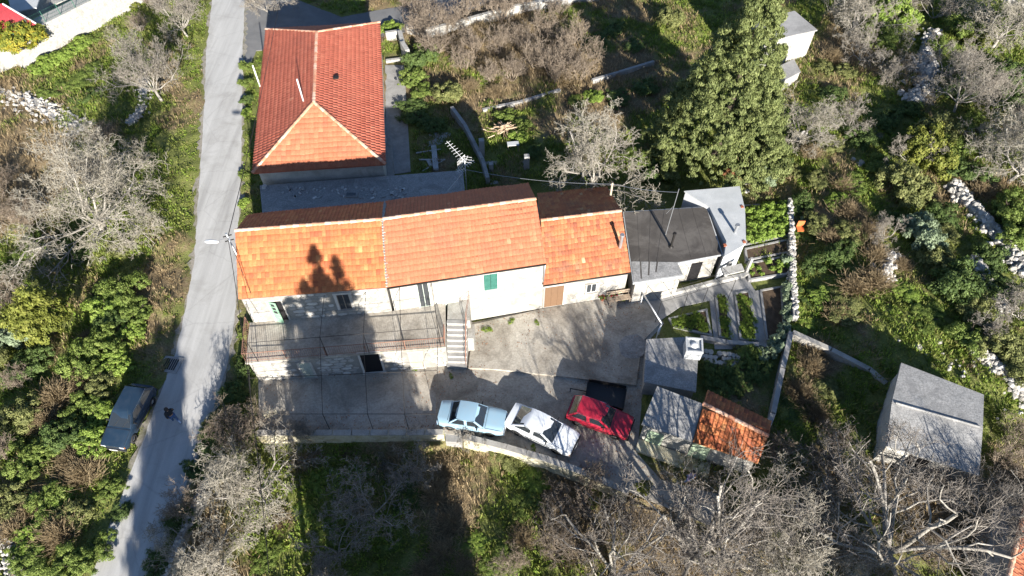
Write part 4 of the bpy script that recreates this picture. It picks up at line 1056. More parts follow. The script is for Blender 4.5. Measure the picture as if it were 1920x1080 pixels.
# rubble terrace and stone kerb south of beds
wallrun('garden_kerb', [G(1312, 636), G(1360, 645), G(1440, 652)], .3, .3, M_CONC, 'mossy kerb along the lower edge of the garden beds', None)
sp_ = empty('flagstone_patch', G(1350, 668), 'patch of white cracked flagstones beside the water tank', 'flagstones'); rr = random.Random(8)
for i in range(9):
    for j in range(3):
        p = G(1316+i*8.5, 657+j*9+i*1.2, .3); 
        if rr.random() < .12: continue
        n = rr.randint(5, 6); pol = [p+Vector((math.cos(6.28*k/n+rr.uniform(-.2, .2))*.19, math.sin(6.28*k/n+rr.uniform(-.2, .2))*.19, 0)) for k in range(n)]
        MB().prism(pol, .02, .3+rr.uniform(-.03, .03)).build('flagstone', M_WHITEWALL, sp_)
# pale pipe rail
wpz = 1.0
pts = [G(1206, 551, 1.25), G(1241, 607, 1.25), G(1234, 622, 1.25)]
pr = empty('pipe_rail', (pts[1].x, pts[1].y, 0), 'bent white pipe rail at the corner of the upper yard', 'railing')
MB().path(pts, .05, 8).build('pipe', M_WHITEPIPE, pr, smooth=True)
for p in (pts[0], pts[1], pts[2]): MB().tube(Vector((p.x, p.y, 0)), p, .035, .035, 6).build('post', M_WHITEPIPE, pr)
# wire pergola over the annex yard
def pergola(name, label, nodes, posts, rails, r=.022, mat=M_IRON, base=None):
    root = empty(name, base, label, 'pergola')
    for a, b in posts: MB().tube(a, b, r*1.25, r*1.25, 6).build('post', mat, root)
    for a, b in rails: MB().tube(a, b, r, r, 5).build('rail', mat, root)
    return root
fz = 2.45
NXA = [G(1215, 536, fz), G(1270, 520, fz), G(1300, 512, fz), G(1345, 492, fz)]
NXB = [G(1240, 566, fz), G(1290, 552, fz), G(1328, 540, fz), G(1380, 525, fz)]
pergola('annex_pergola', 'thin iron wire pergola in front of the white annexes', None, [(Vector((p.x, p.y, 0)), p) for p in NXB],
        [(a, b) for a, b in zip(NXA, NXB)]+list(zip(NXB[:-1], NXB[1:]))+[(NXA[i].lerp(NXB[i], .5), NXA[i+1].lerp(NXB[i+1], .5)) for i in range(3)]+[(NXA[i].lerp(NXA[i+1], .5), NXB[i].lerp(NXB[i+1], .5)) for i in range(3)], r=.014, base=(11.5, 26.5, 0))
# main pergola: rails from house wall over terrace down to courtyard wall
xs = [490, 618, 699, 766, 824]
tops = []; posts = []; rails = []
for i, x in enumerate(xs):
    pb = F0(x, 804, PAR); pb.z = PAR; pt = Vector((pb.x, pb.y+.02, 2.45))
    e = WT.P(min(WT.L-.1, max(.05, WT.hit(G(x, 700).x*0+[478, 614, 694, 762, 829][i], 664)[0])), ZT, .1); et = e+Vector((0, 0, 2.1))
    w = [WA, WA, WA, WB, WB][i]; hx = [455, 608, 688, 752, 812][i]; tt = w.hit(hx, 552)[0]; wt = w.P(min(max(tt, .1), w.L-.1), 4.75, .02)
    posts += [(pb, pt), (e, et)]; rails += [(pt, et), (et, wt)]; tops.append((pt, et))
for (p0, e0), (p1, e1) in zip(tops[:-1], tops[1:]): rails += [(p0, p1), (e0, e1)]
for i in range(4):
    rails.append((tops[i][0].lerp(tops[i][1], .5), tops[i+1][0].lerp(tops[i+1][1], .5)))
pergola('courtyard_pergola', 'tall thin iron pergola frame spanning terrace and courtyard', None, posts, rails, r=.017, mat=M_IRON, base=(tops[2][0].x, tops[2][0].y, 0))
# bench and pots by the cottage
bq = WC.P(WC.hit(1158, 548)[0], .14, .45)
be = empty('wooden_bench', bq, 'weathered wooden bench against the cottage wall', 'bench')
ang = math.atan2(WC.u.y, WC.u.x)
for k in range(3): MB().box(bq+WC.n*(-.16+k*.15)+Vector((0, 0, .43)), (1.7, .13, .04), ang).build('seat_slat', M_POLEWOOD, be)
for k in range(2): MB().box(bq-WC.n*.3+Vector((0, 0, .65+k*.2)), (1.7, .03, .14), ang).build('back_slat', M_POLEWOOD, be)
for s in (-1, 1):
    for d in (-.2, .2): MB().box(bq+WC.u*s*.7+WC.n*d+Vector((0, 0, .205)), (.07, .07, .41), ang).build('leg', M_WOODGR, be)
    MB().box(bq+WC.u*s*.7-WC.n*.27+Vector((0, 0, .42)), (.06, .04, .85), ang).build('back_post', M_WOODGR, be)
rr = random.Random(2)
for i, (a, b) in enumerate(((1129, 563), (1139, 559), (1147, 562), (1152, 556), (1133, 557))):
    p = G(a, b, .14); pt = empty('flower_pot', p, 'small terracotta pot with red flowers beside the wooden bench', 'flower pot', 'pots by the bench')
    MB().lathe(p, [(0, 0), (.10, 0), (.14, .22), (.155, .22), (.155, .27), (.12, .27), (.11, .22), (0, .22)], 12).build('pot', M_TERRA, pt, smooth=True)
    m_ = MB()
    for k in range(26):
        d = Vector((rr.gauss(0, .1), rr.gauss(0, .1), rr.uniform(.25, .5))); q = Vector((rr.uniform(-1, 1), rr.uniform(-1, 1), rr.random())).normalized().orthogonal()*.07
        q2 = q.cross(Vector((0, 0, 1)))+Vector((0, 0, .03)); m_.add([p+d-q, p+d-q2, p+d+q, p+d+q2], [(0, 1, 2, 3)])
    m_.build('leaves', L_GREEN, pt)
    m_ = MB()
    for k in range(5):
        d = p+Vector((rr.gauss(0, .1), rr.gauss(0, .1), rr.uniform(.45, .55))); m_.lathe(d, [(0, .03), (.05, .02), (.05, -.02), (0, -.03)], 6)
    m_.build('flowers', M_REDMETAL, pt)
for a, b, q in ((912, 618, .5), (958, 603, .4), (1007, 606, .35), (885, 641, .3), (1170, 560, .4), (846, 705, .3), (776, 692, .3), (830, 770, .3), (1000, 840, .35)):
    LATE.append((a, b, q))
pt_ = [G(1186+26*math.cos(t)*random.uniform(.9, 1.08), 650+24*math.sin(t)*random.uniform(.9, 1.08), .149) for t in np.linspace(0, 6.28, 16)[:-1]]
o = MB().prism(pt_, .12, .149).build('cistern_cover', M_SHEDROOF); tag(o, kind='structure')
# orange chair-like cast by dry stone wall
oc_ = on(1497, 436); och = empty('orange_chair', oc_, 'orange plastic chair standing beside the dry stone wall', 'chair')
MB().box(oc_+Vector((0, 0, .42)), (.5, .48, .05)).build('seat', M_ORANGEPL, och); MB().box(oc_+Vector((0, .24, .72)), (.5, .05, .55)).build('backrest', M_ORANGEPL, och)
for a in (-.21, .21):
    for b_ in (-.2, .2): MB().box(oc_+Vector((a, b_, .2)), (.05, .05, .4)).build('leg', M_ORANGEPL, och)
# tyre leaning on yard wall
ty = on(1026, 22); M_ = MB()
for i in range(20):
    pass
prof = [(.20, -.08), (.28, -.1), (.32, -.06), (.32, .06), (.28, .1), (.20, .08), (.20, -.08)]
o = single(MB().lathe(ty+Vector((0, -.12, .32)), prof, 20, 'Y'), 'car_tyre', M_RUBBER, ty, 'black car tyre leaning on the pale yard wall', 'tyre', smooth=True)
# drain grate by the lane
gr = empty('drain_grate', G(321, 684), 'square iron drain grate in concrete at the lane edge', 'drain'); g0 = ORI[gr.name]
MB().box(g0+Vector((0, 0, .02)), (1.25, 1.15, .08), -.15).build('concrete_collar', M_CONC, gr)
for k in range(6): MB().box(g0+Matrix.Rotation(-.15, 3, 'Z') @ Vector((-.35+k*.14, 0, .075)), (.06, .8, .03), -.15).build('grate_bar', M_IRON, gr)

# ------------------------------------------------------------------ aerials, lamp post, cables
tv = Vector((-3.6, 35.4, 0)); tvz = zl
amast = G(872, 312, 4.6)
am = empty('television_aerial', (amast.x, amast.y, zl-.05), 'cluttered television aerial mast above the flat outbuilding corner', 'aerial')
top_ = amast+Vector((0, 0, .6))
MB().tube(Vector((amast.x, amast.y, 1.0)), top_, .04, .03, 8).build('mast', M_GALV, am, smooth=True)
def yagi(c, dirv, L, n, el, name='antenna'):
    dirv = dirv.normalized(); sd = dirv.cross(Vector((0, 0, 1))).normalized()
    b_ = MB().tube(c, c+dirv*L, .016, .016, 5).build('boom', M_WHITEPIPE, am)
    for i in range(n):
        p = c+dirv*L*(i+.5)/n; e = el*(1-.4*i/n); MB().tube(p-sd*e/2, p+sd*e/2, .011, .011, 4).build('element', M_WHITEPIPE, b_)
yagi(top_-Vector((0, 0, .1)), Vector((-.75, .9, .25)), 2.1, 8, .7)
yagi(top_-Vector((0, 0, .5)), Vector((.6, .5, 0)), .8, 4, .6)
yagi(top_-Vector((0, 0, .8)), Vector((-.6, -.4, .1)), .7, 4, .6)
yagi(top_-Vector((0, 0, .3)), Vector((.2, .9, 0)), .8, 3, .9)
# grid reflector
mb = MB(); rc = top_+Vector((-.25, .1, -.35)); ax = Vector((.5, .8, 0)).normalized()
for k in range(9): mb.tube(rc+ax*(-.45+k*.11)+Vector((0, 0, -.45)), rc+ax*(-.45+k*.11)+Vector((0, 0, .45)), .009, .009, 4)
for k in range(4): mb.tube(rc-ax*.45+Vector((0, 0, -.4+k*.27)), rc+ax*.45+Vector((0, 0, -.4+k*.27)), .009, .009, 4)
mb.build('grid_reflector', M_WHITEPIPE, am)
def cable(label, a, b, sag, r=.012, mat=M_IRON, name='cable', n=18):
    pts = [a.lerp(b, i/n)-Vector((0, 0, sag*4*(i/n)*(1-i/n))) for i in range(n+1)]
    return single(MB().path(pts, r, 4), name, mat, a, label, 'cable')
mtop = mt+Vector((.1, .1, 4.3)); 
wp_ = G(1146, 377, 3.6); wtop = G(1148.5, 343, 4.9)
wpo = Vector((wtop.x, wtop.y, 0))
wo_ = empty('wooden_post', wpo, 'bleached wooden cable post behind the cottage roof', 'post')
MB().tube(wpo+Vector((0, 0, -.1)), wtop, .09, .07, 8).build('shaft', M_POLEWOOD, wo_, smooth=True); MB().box(wtop+Vector((0, 0, -.15)), (.3, .06, .06)).build('bracket', M_GALV, wo_)
cable('pale cable from television aerial to wooden post', top_-Vector((0, 0, .9)), wtop-Vector((0, 0, .1)), .35, .014, M_GALV)
cable('pale cable from wooden post to annex aerial mast', wtop-Vector((0, 0, .1)), mt+Vector((.09, .09, 4.0)), .15, .014, M_GALV)
cable('thin stay wire from television aerial to plastered house ridge', top_-Vector((0, 0, .9)), G(815, 385, 5.6), .05, .01, M_GALV)
cable('second stay wire from television aerial to outbuilding roof', top_-Vector((0, 0, 1.0)), G(838, 372, zl), .05, .01, M_GALV)
# lamp post on the lane
lt = G(424, 438, 8.2); lb = Vector((lt.x, lt.y, 0))
lp_ = empty('street_lamp', lb, 'slim street lamp post with white lamp head over the lane', 'street lamp')
MB().tube(lb-Vector((0, 0, .1)), lt, .085, .06, 10).build('pole', M_GALV, lp_, smooth=True)
arm = MB().tube(lt-Vector((0, 0, .35)), lt+Vector((-.35, -.4, -.15)), .03, .03, 6).build('arm', M_GALV, lp_)
lhc = lt+Vector((-.42, -.48, -.18)); mb = MB(); dh = Vector((-.95, .05, 0)).normalized()
ring = []
n = 10
vs = []; 
for k, (s, w, h) in enumerate(((-.05, .05, .05), (.12, .11, .09), (.42, .14, .10), (.68, .11, .07), (.78, .04, .03))):
    for i in range(n):
        t = 2*math.pi*i/n; vs.append(lhc+dh*s+Vector((-dh.y, dh.x, 0))*math.cos(t)*w+Vector((0, 0, math.sin(t)*h)))
fs = [(k*n+i, k*n+(i+1) % n, (k+1)*n+(i+1) % n, (k+1)*n+i) for k in range(4) for i in range(n)]+[tuple(range(n-1, -1, -1)), tuple(range(4*n, 5*n))]
mb.add(vs, fs).build('lamp_head', M_WHITEPIPE, lp_, smooth=True)
for dz in (.2, .6): MB().box(lt-Vector((0, 0, dz)), (.5, .05, .05), .4).build('insulator_bracket', M_IRON, lp_)
cable('black overhead line north from the street lamp along the lane', lt-Vector((0, 0, .3)), Vector((-20.5, 66, 7.6)), .6, .022)
cable('black service cable from street lamp down to stone house eave', lt-Vector((0, 0, .6)), G(470, 550, ZE+.25), .25, .02)
sp0 = Vector((-8.4, 1.0, 7.4))
cable('black overhead line south from the street lamp past the courtyard', lt-Vector((0, 0, .3)), sp0, 1.3, .02)
up_ = empty('utility_pole', (sp0.x, sp0.y, -.9), 'round timber utility pole in the field south of the courtyard', 'utility pole')
MB().tube((sp0.x, sp0.y, -1.0), (sp0.x, sp0.y, 8.0), .17, .12, 10).build('shaft', M_POLEWOOD, up_, smooth=True); MB().box((sp0.x, sp0.y, 7.5), (1.2, .1, .1)).build('crossarm', M_WOODGR, up_)
# leaning yellow board at wall corner
p = G(507, 775, .6); single(MB().box(p, (.75, .12, .5), .45), 'yellow_board', M_WALLYEL, p-Vector((0, 0, .3)), 'lichen-yellow board propped at the courtyard corner', 'board')

# ------------------------------------------------------------------ cars
def interp(tab, x):
    for (a, va), (b, vb) in zip(tab[:-1], tab[1:]):
        if x <= b: return lerp(va, vb, 0 if b == a else max(0, (x-a)/(b-a)))
    return tab[-1][1]
def car(loc, heading, label, paintm, L=4.0, W=1.6, H=1.4, wb=2.45, top=None, gh=None, split=.52, bumper=M_BLACKPL, hatch=False):
    """top: (x, z) of bonnet/belt/boot line; gh: rear base, rear top, front top, front base x of the glasshouse"""
    root = empty('parked_car', loc, label, 'car'); root.rotation_euler.z = heading
    nst = 44; xs = [-L/2+L*i/nst for i in range(nst+1)]
    wr = .285; ar = .35; xw = (-wb/2-.02, wb/2-.02)
    rings = []
    for x in xs:
        e = abs(x)/(L/2); w = W/2*(1-.10*max(0, e-.72)**2/.0784)
        zt = interp(top, x); zl_ = .24+.08*max(0, e-.85)/.15
        for c in xw:
            if abs(x-c) < ar: zl_ = max(zl_, wr+math.sqrt(max(0, ar*ar-(x-c)**2)))
        zm = max(zl_+.015, .50)
        rings.append([(x, 0, .26), (x, w*.93, zl_), (x, w, zm), (x, w*.995, max(zm+.01, zt-.15)), (x, w*.965, zt-.045), (x, w*.90, zt-.008), (x, w*.5, zt+.018), (x, 0, zt+.024)])
    full = [r+[(p[0], -p[1], p[2]) for p in r[-2:0:-1]] for r in rings]
    m_ = len(full[0]); vs = [p for r in full for p in r]
    fs = [(i*m_+j, i*m_+(j+1) % m_, (i+1)*m_+(j+1) % m_, (i+1)*m_+j) for i in range(nst) for j in range(m_)]
    fs += [tuple(range(m_)), tuple(range(nst*m_+m_-1, nst*m_-1, -1))]
    body = MB().add(vs, fs).build('body', paintm, root, sharp=32, local=True)
    xr0, xr1, xf1, xf0 = gh; zb = interp(top, 0)-.012; w0, w1 = W/2*.915, W/2*.76
    # glasshouse with crowned roof
    gv = []; nx_ = 8
    secs = [(xr0, w0*.97, zb, 0)]
    zr = H
    def sec(x, w, z, cr): return [(x, -w, z), (x, -w*.55, z+cr), (x, 0, z+cr*1.25), (x, w*.55, z+cr), (x, w, z)]
    rows = [sec(xr1, w1, zr-.035, .022)]+[sec(lerp(xr1, xf1, k/6), w1*(1+.02*math.sin(math.pi*k/6)), zr-.03+.022*math.sin(math.pi*k/6)*.8, .024) for k in range(1, 6)]+[sec(xf1, w1*.99, zr-.035, .022)]
    vs = [p for r in rows for p in r]; fs = [(i*5+j, i*5+j+1, (i+1)*5+j+1, (i+1)*5+j) for i in range(6) for j in range(4)]
    nb = len(vs)
    basep = [(xr0, -w0*.97, zb), (xr0, w0*.97, zb), (xf0, w0*.97, zb), (xf0, -w0*.97, zb)]
    nsd = 7
    loL = [(lerp(xr0, xf0, k/6), -w0*(.97+.03*math.sin(math.pi*k/6)), zb) for k in range(7)]; loR = [(x, -y, z) for x, y, z in loL]
    vs += loL+loR
    for k in range(6):
        fs += [(nb+k, nb+k+1, (k+1)*5, k*5), (nb+7+k+1, nb+7+k, k*5+4, (k+1)*5+4)]
    fs += [(nb+7, nb, 0, 1, 2, 3, 4), (nb+6, nb+13, 34, 33, 32, 31, 30)]
    MB().add(vs, fs).build('cabin', paintm, root, sharp=35, local=True)
    def pane(q, nm, mat, d=.006, shr=.9):
        q = [Vector(p) for p in q]; c = sum(q, Vector())/len(q); n = (q[1]-q[0]).cross(q[2]-q[0]).normalized()
        if n.dot(c-Vector((0, 0, .8))) < 0: n = -n
        o = MB().add([c+(p-c)*shr+n*d for p in q], [tuple(range(len(q)))]).build(nm, mat, root, local=True); return o
    A = Vector
    fL, fR, tL, tR = A((xf0, -w0*.97, zb)), A((xf0, w0*.97, zb)), A((xf1, -w1*.99, zr-.035)), A((xf1, w1*.99, zr-.035))
    cf, ct_ = A((xf0, 0, zb)), A((xf1, 0, zr-.006))
    pane([fL, fR, tR, tL], 'windscreen', M_GLASS, .012, .93)
    fL, fR, tL, tR = A((xr0, -w0*.97, zb)), A((xr0, w0*.97, zb)), A((xr1, -w1, zr-.035)), A((xr1, w1, zr-.035))
    pane([fR, fL, tL, tR], 'rear_window', M_GLASS, .012, .90)
    for s in (-1, 1):
        for a, b in ((.05, split-.02), (split+.02, .95)):
            q = [A((lerp(xr0, xf0, a), s*w0*.995, zb+.02)), A((lerp(xr0, xf0, b), s*w0*.995, zb+.02)), A((lerp(xr1, xf1, b), s*w1*1.005, zr-.04)), A((lerp(xr1, xf1, a), s*w1*1.005, zr-.04))]
            pane(q, 'side_window', M_GLASS, .012, .86)
        # door seams, handles, mirror
        for fx in (lerp(xr0, xf0, split), xf0-.28, xr0+.18):
            MB().box((fx, s*(W/2-.0), .58), (.014, .012, .5)).build('door_seam', M_BLACKPL, root, local=True)
        for fx in (lerp(xr0, xf0, split)+.12, xr0+.34):
            MB().box((fx, s*(W/2+.005), zb-.16), (.14, .03, .03)).build('door_handle', M_CHROME, root, local=True)
        MB().box((xf0-.35, s*(W/2+.05), zb+.07), (.07, .17, .1)).build('mirror', M_BLACKPL, root, local=True)
        for c in xw:
            y = s*(W/2-.10)
            prof = [(.16, -.085), (.25, -.09), (wr, -.06), (wr, .06), (.25, .09), (.16, .085)]
            wl = MB().lathe((c, y, wr), prof, 22, 'Y').build('tyre', M_RUBBER, root, smooth=True, local=True)
            MB().lathe((c, y, wr), [(0, s*.075), (.06, s*.085), (.09, s*.06), (.165, s*.07), (.17, s*.03)], 16, 'Y').build('rim', M_CHROME, wl, smooth=True, local=True)
            MB().lathe((c, s*(W/2-.25), wr+.03), [(0, 0), (ar-.01, 0)], 20, 'Y').build('wheel_well', M_BLACKPL, root, local=True)
    zf, zr_ = interp(top, L/2), interp(top, -L/2)
    for sx, zc in ((1, .40), (-1, .42)):
        MB().box((sx*(L/2+.02), 0, zc), (.13, W*.94, .13)).build('bumper', bumper, root, local=True, bevel=.025)
        MB().box((sx*(L/2+.09), 0, zc+(.0 if sx > 0 else .0)), (.012, .5, .11)).build('number_plate', M_PLATE, root, local=True)
    MB().box((L/2-.004, 0, zf-.13), (.02, W*.48, .13)).build('grille', M_BLACKPL, root, local=True)
    for s in (-1, 1):
        MB().box((L/2-.005, s*W*.345, zf-.13), (.035, .27, .15)).build('headlight', M_LAMPGL, root, local=True, bevel=.01)
        MB().box((L/2-.03, s*W*.435, zf-.13), (.05, .07, .13)).build('indicator', M_INDIC, root, local=True)
        MB().box((-L/2+.005, s*W*.36, zr_-.18), (.03, .28, .16)).build('tail_light', M_TAILRED, root, local=True, bevel=.01)
    for s in (-.35, .2):
        MB().tube((xf0+.02, s, zb+.03), (lerp(xf0, xf1, .55), s+.28, lerp(zb, zr, .5)+.02), .008, .008, 4).build('wiper', M_BLACKPL, root, local=True)
    zb2 = zb+.012
    for xa in (xf0+.10,):
        n_ = 9; mb_ = MB()
        for k in range(n_): 
            y0, y1 = lerp(-W*.43, W*.43, k/n_), lerp(-W*.43, W*.43, (k+1)/n_)
            mb_.box((xa, (y0+y1)/2, interp(top, xa)+.024-.026*(abs((y0+y1)/W)**2)), (.016, abs(y1-y0)+.01, .012))
        mb_.build('bonnet_seam', M_BLACKPL, root, local=True)
    for s in (-1, 1):
        mb_ = MB(); n_ = 8
        for k in range(n_):
            xa, xb = lerp(xf0+.1, L/2-.08, k/n_), lerp(xf0+.1, L/2-.08, (k+1)/n_)
            mb_.tube((xa, s*W*.44, interp(top, xa)+.004), (xb, s*W*.44, interp(top, xb)+.004), .007, .007, 4)
        mb_.build('bonnet_seam', M_BLACKPL, root, local=True)
        MB().box((0, s*(W/2+.004), .52), (wb-.85, .02, .05)).build('rubbing_strip', M_BLACKPL, root, local=True)
        MB().tube((xr1, s*(w1+.006), zr-.03), (xf1, s*(w1+.006), zr-.03), .014, .014, 5).build('roof_gutter', M_CHROME, root, local=True)
        MB().tube((xr0, s*w0*.99, zb2), (xf0, s*w0*.99, zb2), .012, .012, 5).build('window_trim', M_CHROME, root, local=True)
    if xr0 > -L/2+.45: MB().box((xr0-.08, 0, interp(top, xr0-.08)+.022), (.014, W*.72, .012)).build('boot_seam', M_BLACKPL, root, local=True)
    MB().tube((xf0-.25, W*.30, zr-.35), (xf0-.75, W*.36, zr+.45), .006, .004, 4).build('radio_aerial', M_CHROME, root, local=True)
    MB().box((0, 0, .27), (L*.9, W*.8, .04)).build('underside', M_BLACKPL, root, local=True)
    return root
P_BLUE = paint('pale_blue_paint', (.26, .40, .50), .3, (.35, .38, .38))
P_WHITE = paint('white_paint', (.66, .69, .72), .2, (.45, .44, .42))
P_RED = paint('crimson_paint', (.38, .012, .035), .25, (.25, .06, .07))
P_TEAL = paint('dark_teal_paint', (.012, .030, .056), .35, (.05, .066, .09))
def ctr(*pts): return sum(pts, Vector())/len(pts)
c = ctr(G(825, 799, .25), G(942, 818, .25), G(828, 750, .85), G(947.7, 768.6, .85)); c.z = 0
car(c, R(-9.8), 'pale blue saloon car parked against the courtyard wall', P_BLUE, 4.0, 1.62, 1.42, 2.42, [(-2.0, .86), (-1.3, .93), (-1.0, .93), (1.0, .93), (2.0, .84)], (-1.28, -.80, .28, .82), .5, M_CHROME)
c = ctr(G(951, 798, .3), G(1065, 853, .3), G(971.7, 757.7, .85), G(1082, 813.5, .85)); c.z = 0
car(c, R(-27.5), 'white hatchback saloon parked between blue car and red car', P_WHITE, 4.25, 1.66, 1.40, 2.55, [(-2.15, .90), (-1.5, .95), (.9, .93), (1.2, .91), (2.15, .72)], (-1.72, -.92, .22, .98), .5, M_BLACKPL)
c = ctr(G(1061, 783, .4), G(1170, 822, .4), G(1086.6, 744.5, .85), G(1185, 780.6, .85)); c.z = 0
car(c, R(-22), 'crimson red hatchback next to the black trailer', P_RED, 3.8, 1.60, 1.42, 2.4, [(-1.9, .90), (-1.5, .93), (.8, .92), (1.9, .74)], (-1.80, -1.35, .12, .78), .48, M_BLACKPL)
c = ctr(G(283, 735, .3), G(250, 838, .3), G(233.8, 726, .85), G(202.5, 834, .85)); c.z = .06
car(c, R(-98), 'dark teal hatchback parked on the grass verge beside the lane', P_TEAL, 4.0, 1.64, 1.42, 2.45, [(-2.0, .92), (-1.6, .94), (.75, .93), (1.0, .92), (2.0, .76)], (-1.9, -1.55, .18, .88), .5, M_BLACKPL)
# flat black trailer
t1_, t2_, t3_, t4_ = G(1103, 713, .62), G(1175, 727, .62), G(1168, 768, .62), G(1097, 750, .62)
tc = ctr(t1_, t2_, t3_, t4_); tr = empty('utility_trailer', (tc.x, tc.y, 0), 'black open utility trailer standing behind the red car', 'trailer')
MB().prism([t1_, t2_, t3_, t4_], .42, .47).build('deck', M_BLACKPL, tr)
for a, b in ((t1_, t2_), (t2_, t3_), (t3_, t4_), (t4_, t1_)):
    Wt = Wall(a, b); mb = MB(); Wt.slab(mb, .03, Wt.L-.03, .472, .80, -.03, .0); mb.build('side_panel', M_IRON, tr)
d = (t1_-t2_).normalized(); mid = (t1_+t4_)/2
MB().tube(mid+Vector((0, 0, -.18)), mid+d*1.0+Vector((0, 0, -.2)), .035, .03, 6).build('drawbar', M_IRON, tr)
MB().tube(mid+d*1.0+Vector((0, 0, -.2)), Vector((mid.x+d.x*1.0, mid.y+d.y*1.0, 0)), .025, .025, 6).build('jockey_leg', M_IRON, tr)
sd = Vector((-d.y, d.x, 0))
for s in (-1, 1):
    wc = Vector((tc.x, tc.y, .26))+sd*s*.62
    mb = MB().lathe((0, 0, 0), [(.12, -.07), (.22, -.08), (.26, -.05), (.26, .05), (.22, .08), (.12, .07)], 18, 'Y')
    a_ = math.atan2(d.y, d.x); Rm = Matrix.Rotation(a_, 3, 'Z'); mb.v = [Rm @ v+wc for v in mb.v]; mb.build('wheel', M_RUBBER, tr, smooth=True)

# ------------------------------------------------------------------ people
M_SKIN = plain('skin', (.42, .25, .17), .6); M_HAIR = plain('dark_hair', (.018, .013, .011), .7); M_JACKET = plain('black_jacket', (.016, .017, .02), .8)
M_JEANS = plain('blue_jeans', (.06, .11, .22), .85); M_SHOE = plain('brown_shoes', (.10, .06, .04), .7); M_LILAC = plain('lilac_top', (.26, .22, .36), .85); M_TROUS = plain('pale_blue_trousers', (.20, .28, .42), .85)
def skin(name, verts, edges, radii, mat, parent, rootv=0, sub=2):
    me = bpy.data.meshes.new(name); me.from_pydata([tuple(v) for v in verts], edges, []); me.materials.append(mat)
    o = addobj(name, me, parent); m_ = o.modifiers.new('skin', 'SKIN'); m_.use_smooth_shade = True
    for i, r_ in enumerate(radii):
        sv = me.skin_vertices[0].data[i]; sv.radius = (r_, r_) if not isinstance(r_, tuple) else r_; sv.use_root = (i == rootv)
    s = o.modifiers.new('sub', 'SUBSURF'); s.levels = sub; s.render_levels = sub
    return o
def person(loc, heading, label, top_m, leg_m, stride=.22, arms=.15, bend=0.0):
    root = empty('person', loc, label, 'person'); root.rotation_euler.z = heading
    J = {'pel': (0, 0, .95), 'chest': (bend*.5, 0, 1.25), 'neck': (bend*.9, 0, 1.46), 'head': (bend, 0, 1.62), 'crown': (bend*1.0, 0, 1.74)}
    for s, sg in (('l', 1), ('r', -1)):
        k = stride*sg
        J['hip'+s] = (0, .09*sg, .90); J['kn'+s] = (k*.6+.04, .10*sg, .50); J['an'+s] = (k-.03, .10*sg, .10); J['to'+s] = (k+.15, .11*sg, .045)
        J['sh'+s] = (bend*.75, .19*sg, 1.40); J['el'+s] = (bend*.6-k*.5*.6, .26*sg, 1.12); J['wr'+s] = (bend*.6+.12-k*.6, .24*sg, .90); J['ha'+s] = (bend*.6+.16-k*.6, .23*sg, .82)
    names = list(J); ix = {n: i for i, n in enumerate(names)}
    E = [('pel', 'chest'), ('chest', 'neck'), ('neck', 'head'), ('head', 'crown')]
    for s in 'lr': E += [('pel', 'hip'+s), ('hip'+s, 'kn'+s), ('kn'+s, 'an'+s), ('an'+s, 'to'+s), ('chest', 'sh'+s), ('sh'+s, 'el'+s), ('el'+s, 'wr'+s), ('wr'+s, 'ha'+s)]
    RD = {'pel': (.15, .12), 'chest': (.17, .12), 'neck': .055, 'head': .10, 'crown': .085}
    for s in 'lr': RD.update({'hip'+s: .09, 'kn'+s: .06, 'an'+s: .042, 'to'+s: .04, 'sh'+s: .062, 'el'+s: .045, 'wr'+s: .033, 'ha'+s: .04})
    skin('body', [J[n] for n in names], [(ix[a], ix[b]) for a, b in E], [(RD[n] if n[:2] in ('ne', 'he', 'cr', 'ha') else tuple(q*.7 for q in RD[n]) if isinstance(RD[n], tuple) else RD[n]*.72) for n in names], M_SKIN, root)
    def sub_(name, keep, grow, mat, extra=None):
        kk = {n: i for i, n in enumerate(keep)}; e = [(kk[a], kk[b]) for a, b in E if a in kk and b in kk]
        rd = [tuple(q+grow for q in RD[n]) if isinstance(RD[n], tuple) else RD[n]+grow for n in keep]
        skin(name, [J[n] for n in keep], e, rd, mat, root)
    sub_('jacket', ['pel', 'chest', 'neck', 'shl', 'ell', 'wrl', 'shr', 'elr', 'wrr'], .022, top_m)
    sub_('trousers', ['pel', 'hipl', 'knl', 'anl', 'hipr', 'knr', 'anr'], .016, leg_m)
    for s in 'lr': sub_('shoe', ['an'+s, 'to'+s], .014, M_SHOE)
    h = Vector(J['head']); mb = MB(); n = 12
    prof = [(0, .145), (.06, .135), (.105, .09), (.122, .03), (.118, -.03), (.10, -.08)]
    mb.lathe(h+Vector((-.02, 0, .02)), prof, 14); mb.build('hair', M_HAIR, root, smooth=True, local=True)
    for s in (-1, 1):
        MB().lathe(h+Vector((.088, s*.035, .0)), [(0, .014), (.014, 0), (0, -.014)], 8).build('eye', M_HAIR, root, local=True)
        hp_ = Vector(J['ha'+('l' if s > 0 else 'r')]); mb = MB()
        for k in range(4): mb.tube(hp_+Vector((-.025+k*.018, 0, -.01)), hp_+Vector((-.02+k*.02, s*-.01, -.095+abs(k-1.5)*.01)), .009, .007, 5)
        mb.tube(hp_+Vector((.03, 0, .0)), hp_+Vector((.06, s*-.015, -.05)), .010, .008, 5); mb.build('fingers', M_SKIN, root, local=True)
    MB().lathe(h+Vector((.105, 0, -.02)), [(0, .03), (.016, -.01), (0, -.02)], 6).build('nose', M_SKIN, root, smooth=True, local=True)
    return root
person(G(333, 792, .012), R(140), 'person in black jacket and blue jeans walking on the shaded lane', M_JACKET, M_JEANS, .26, bend=.08)
person(on(1288, 905), R(-60), 'person in lilac top standing below the tiled shed under trees', M_LILAC, M_TROUS, .06, bend=.05)

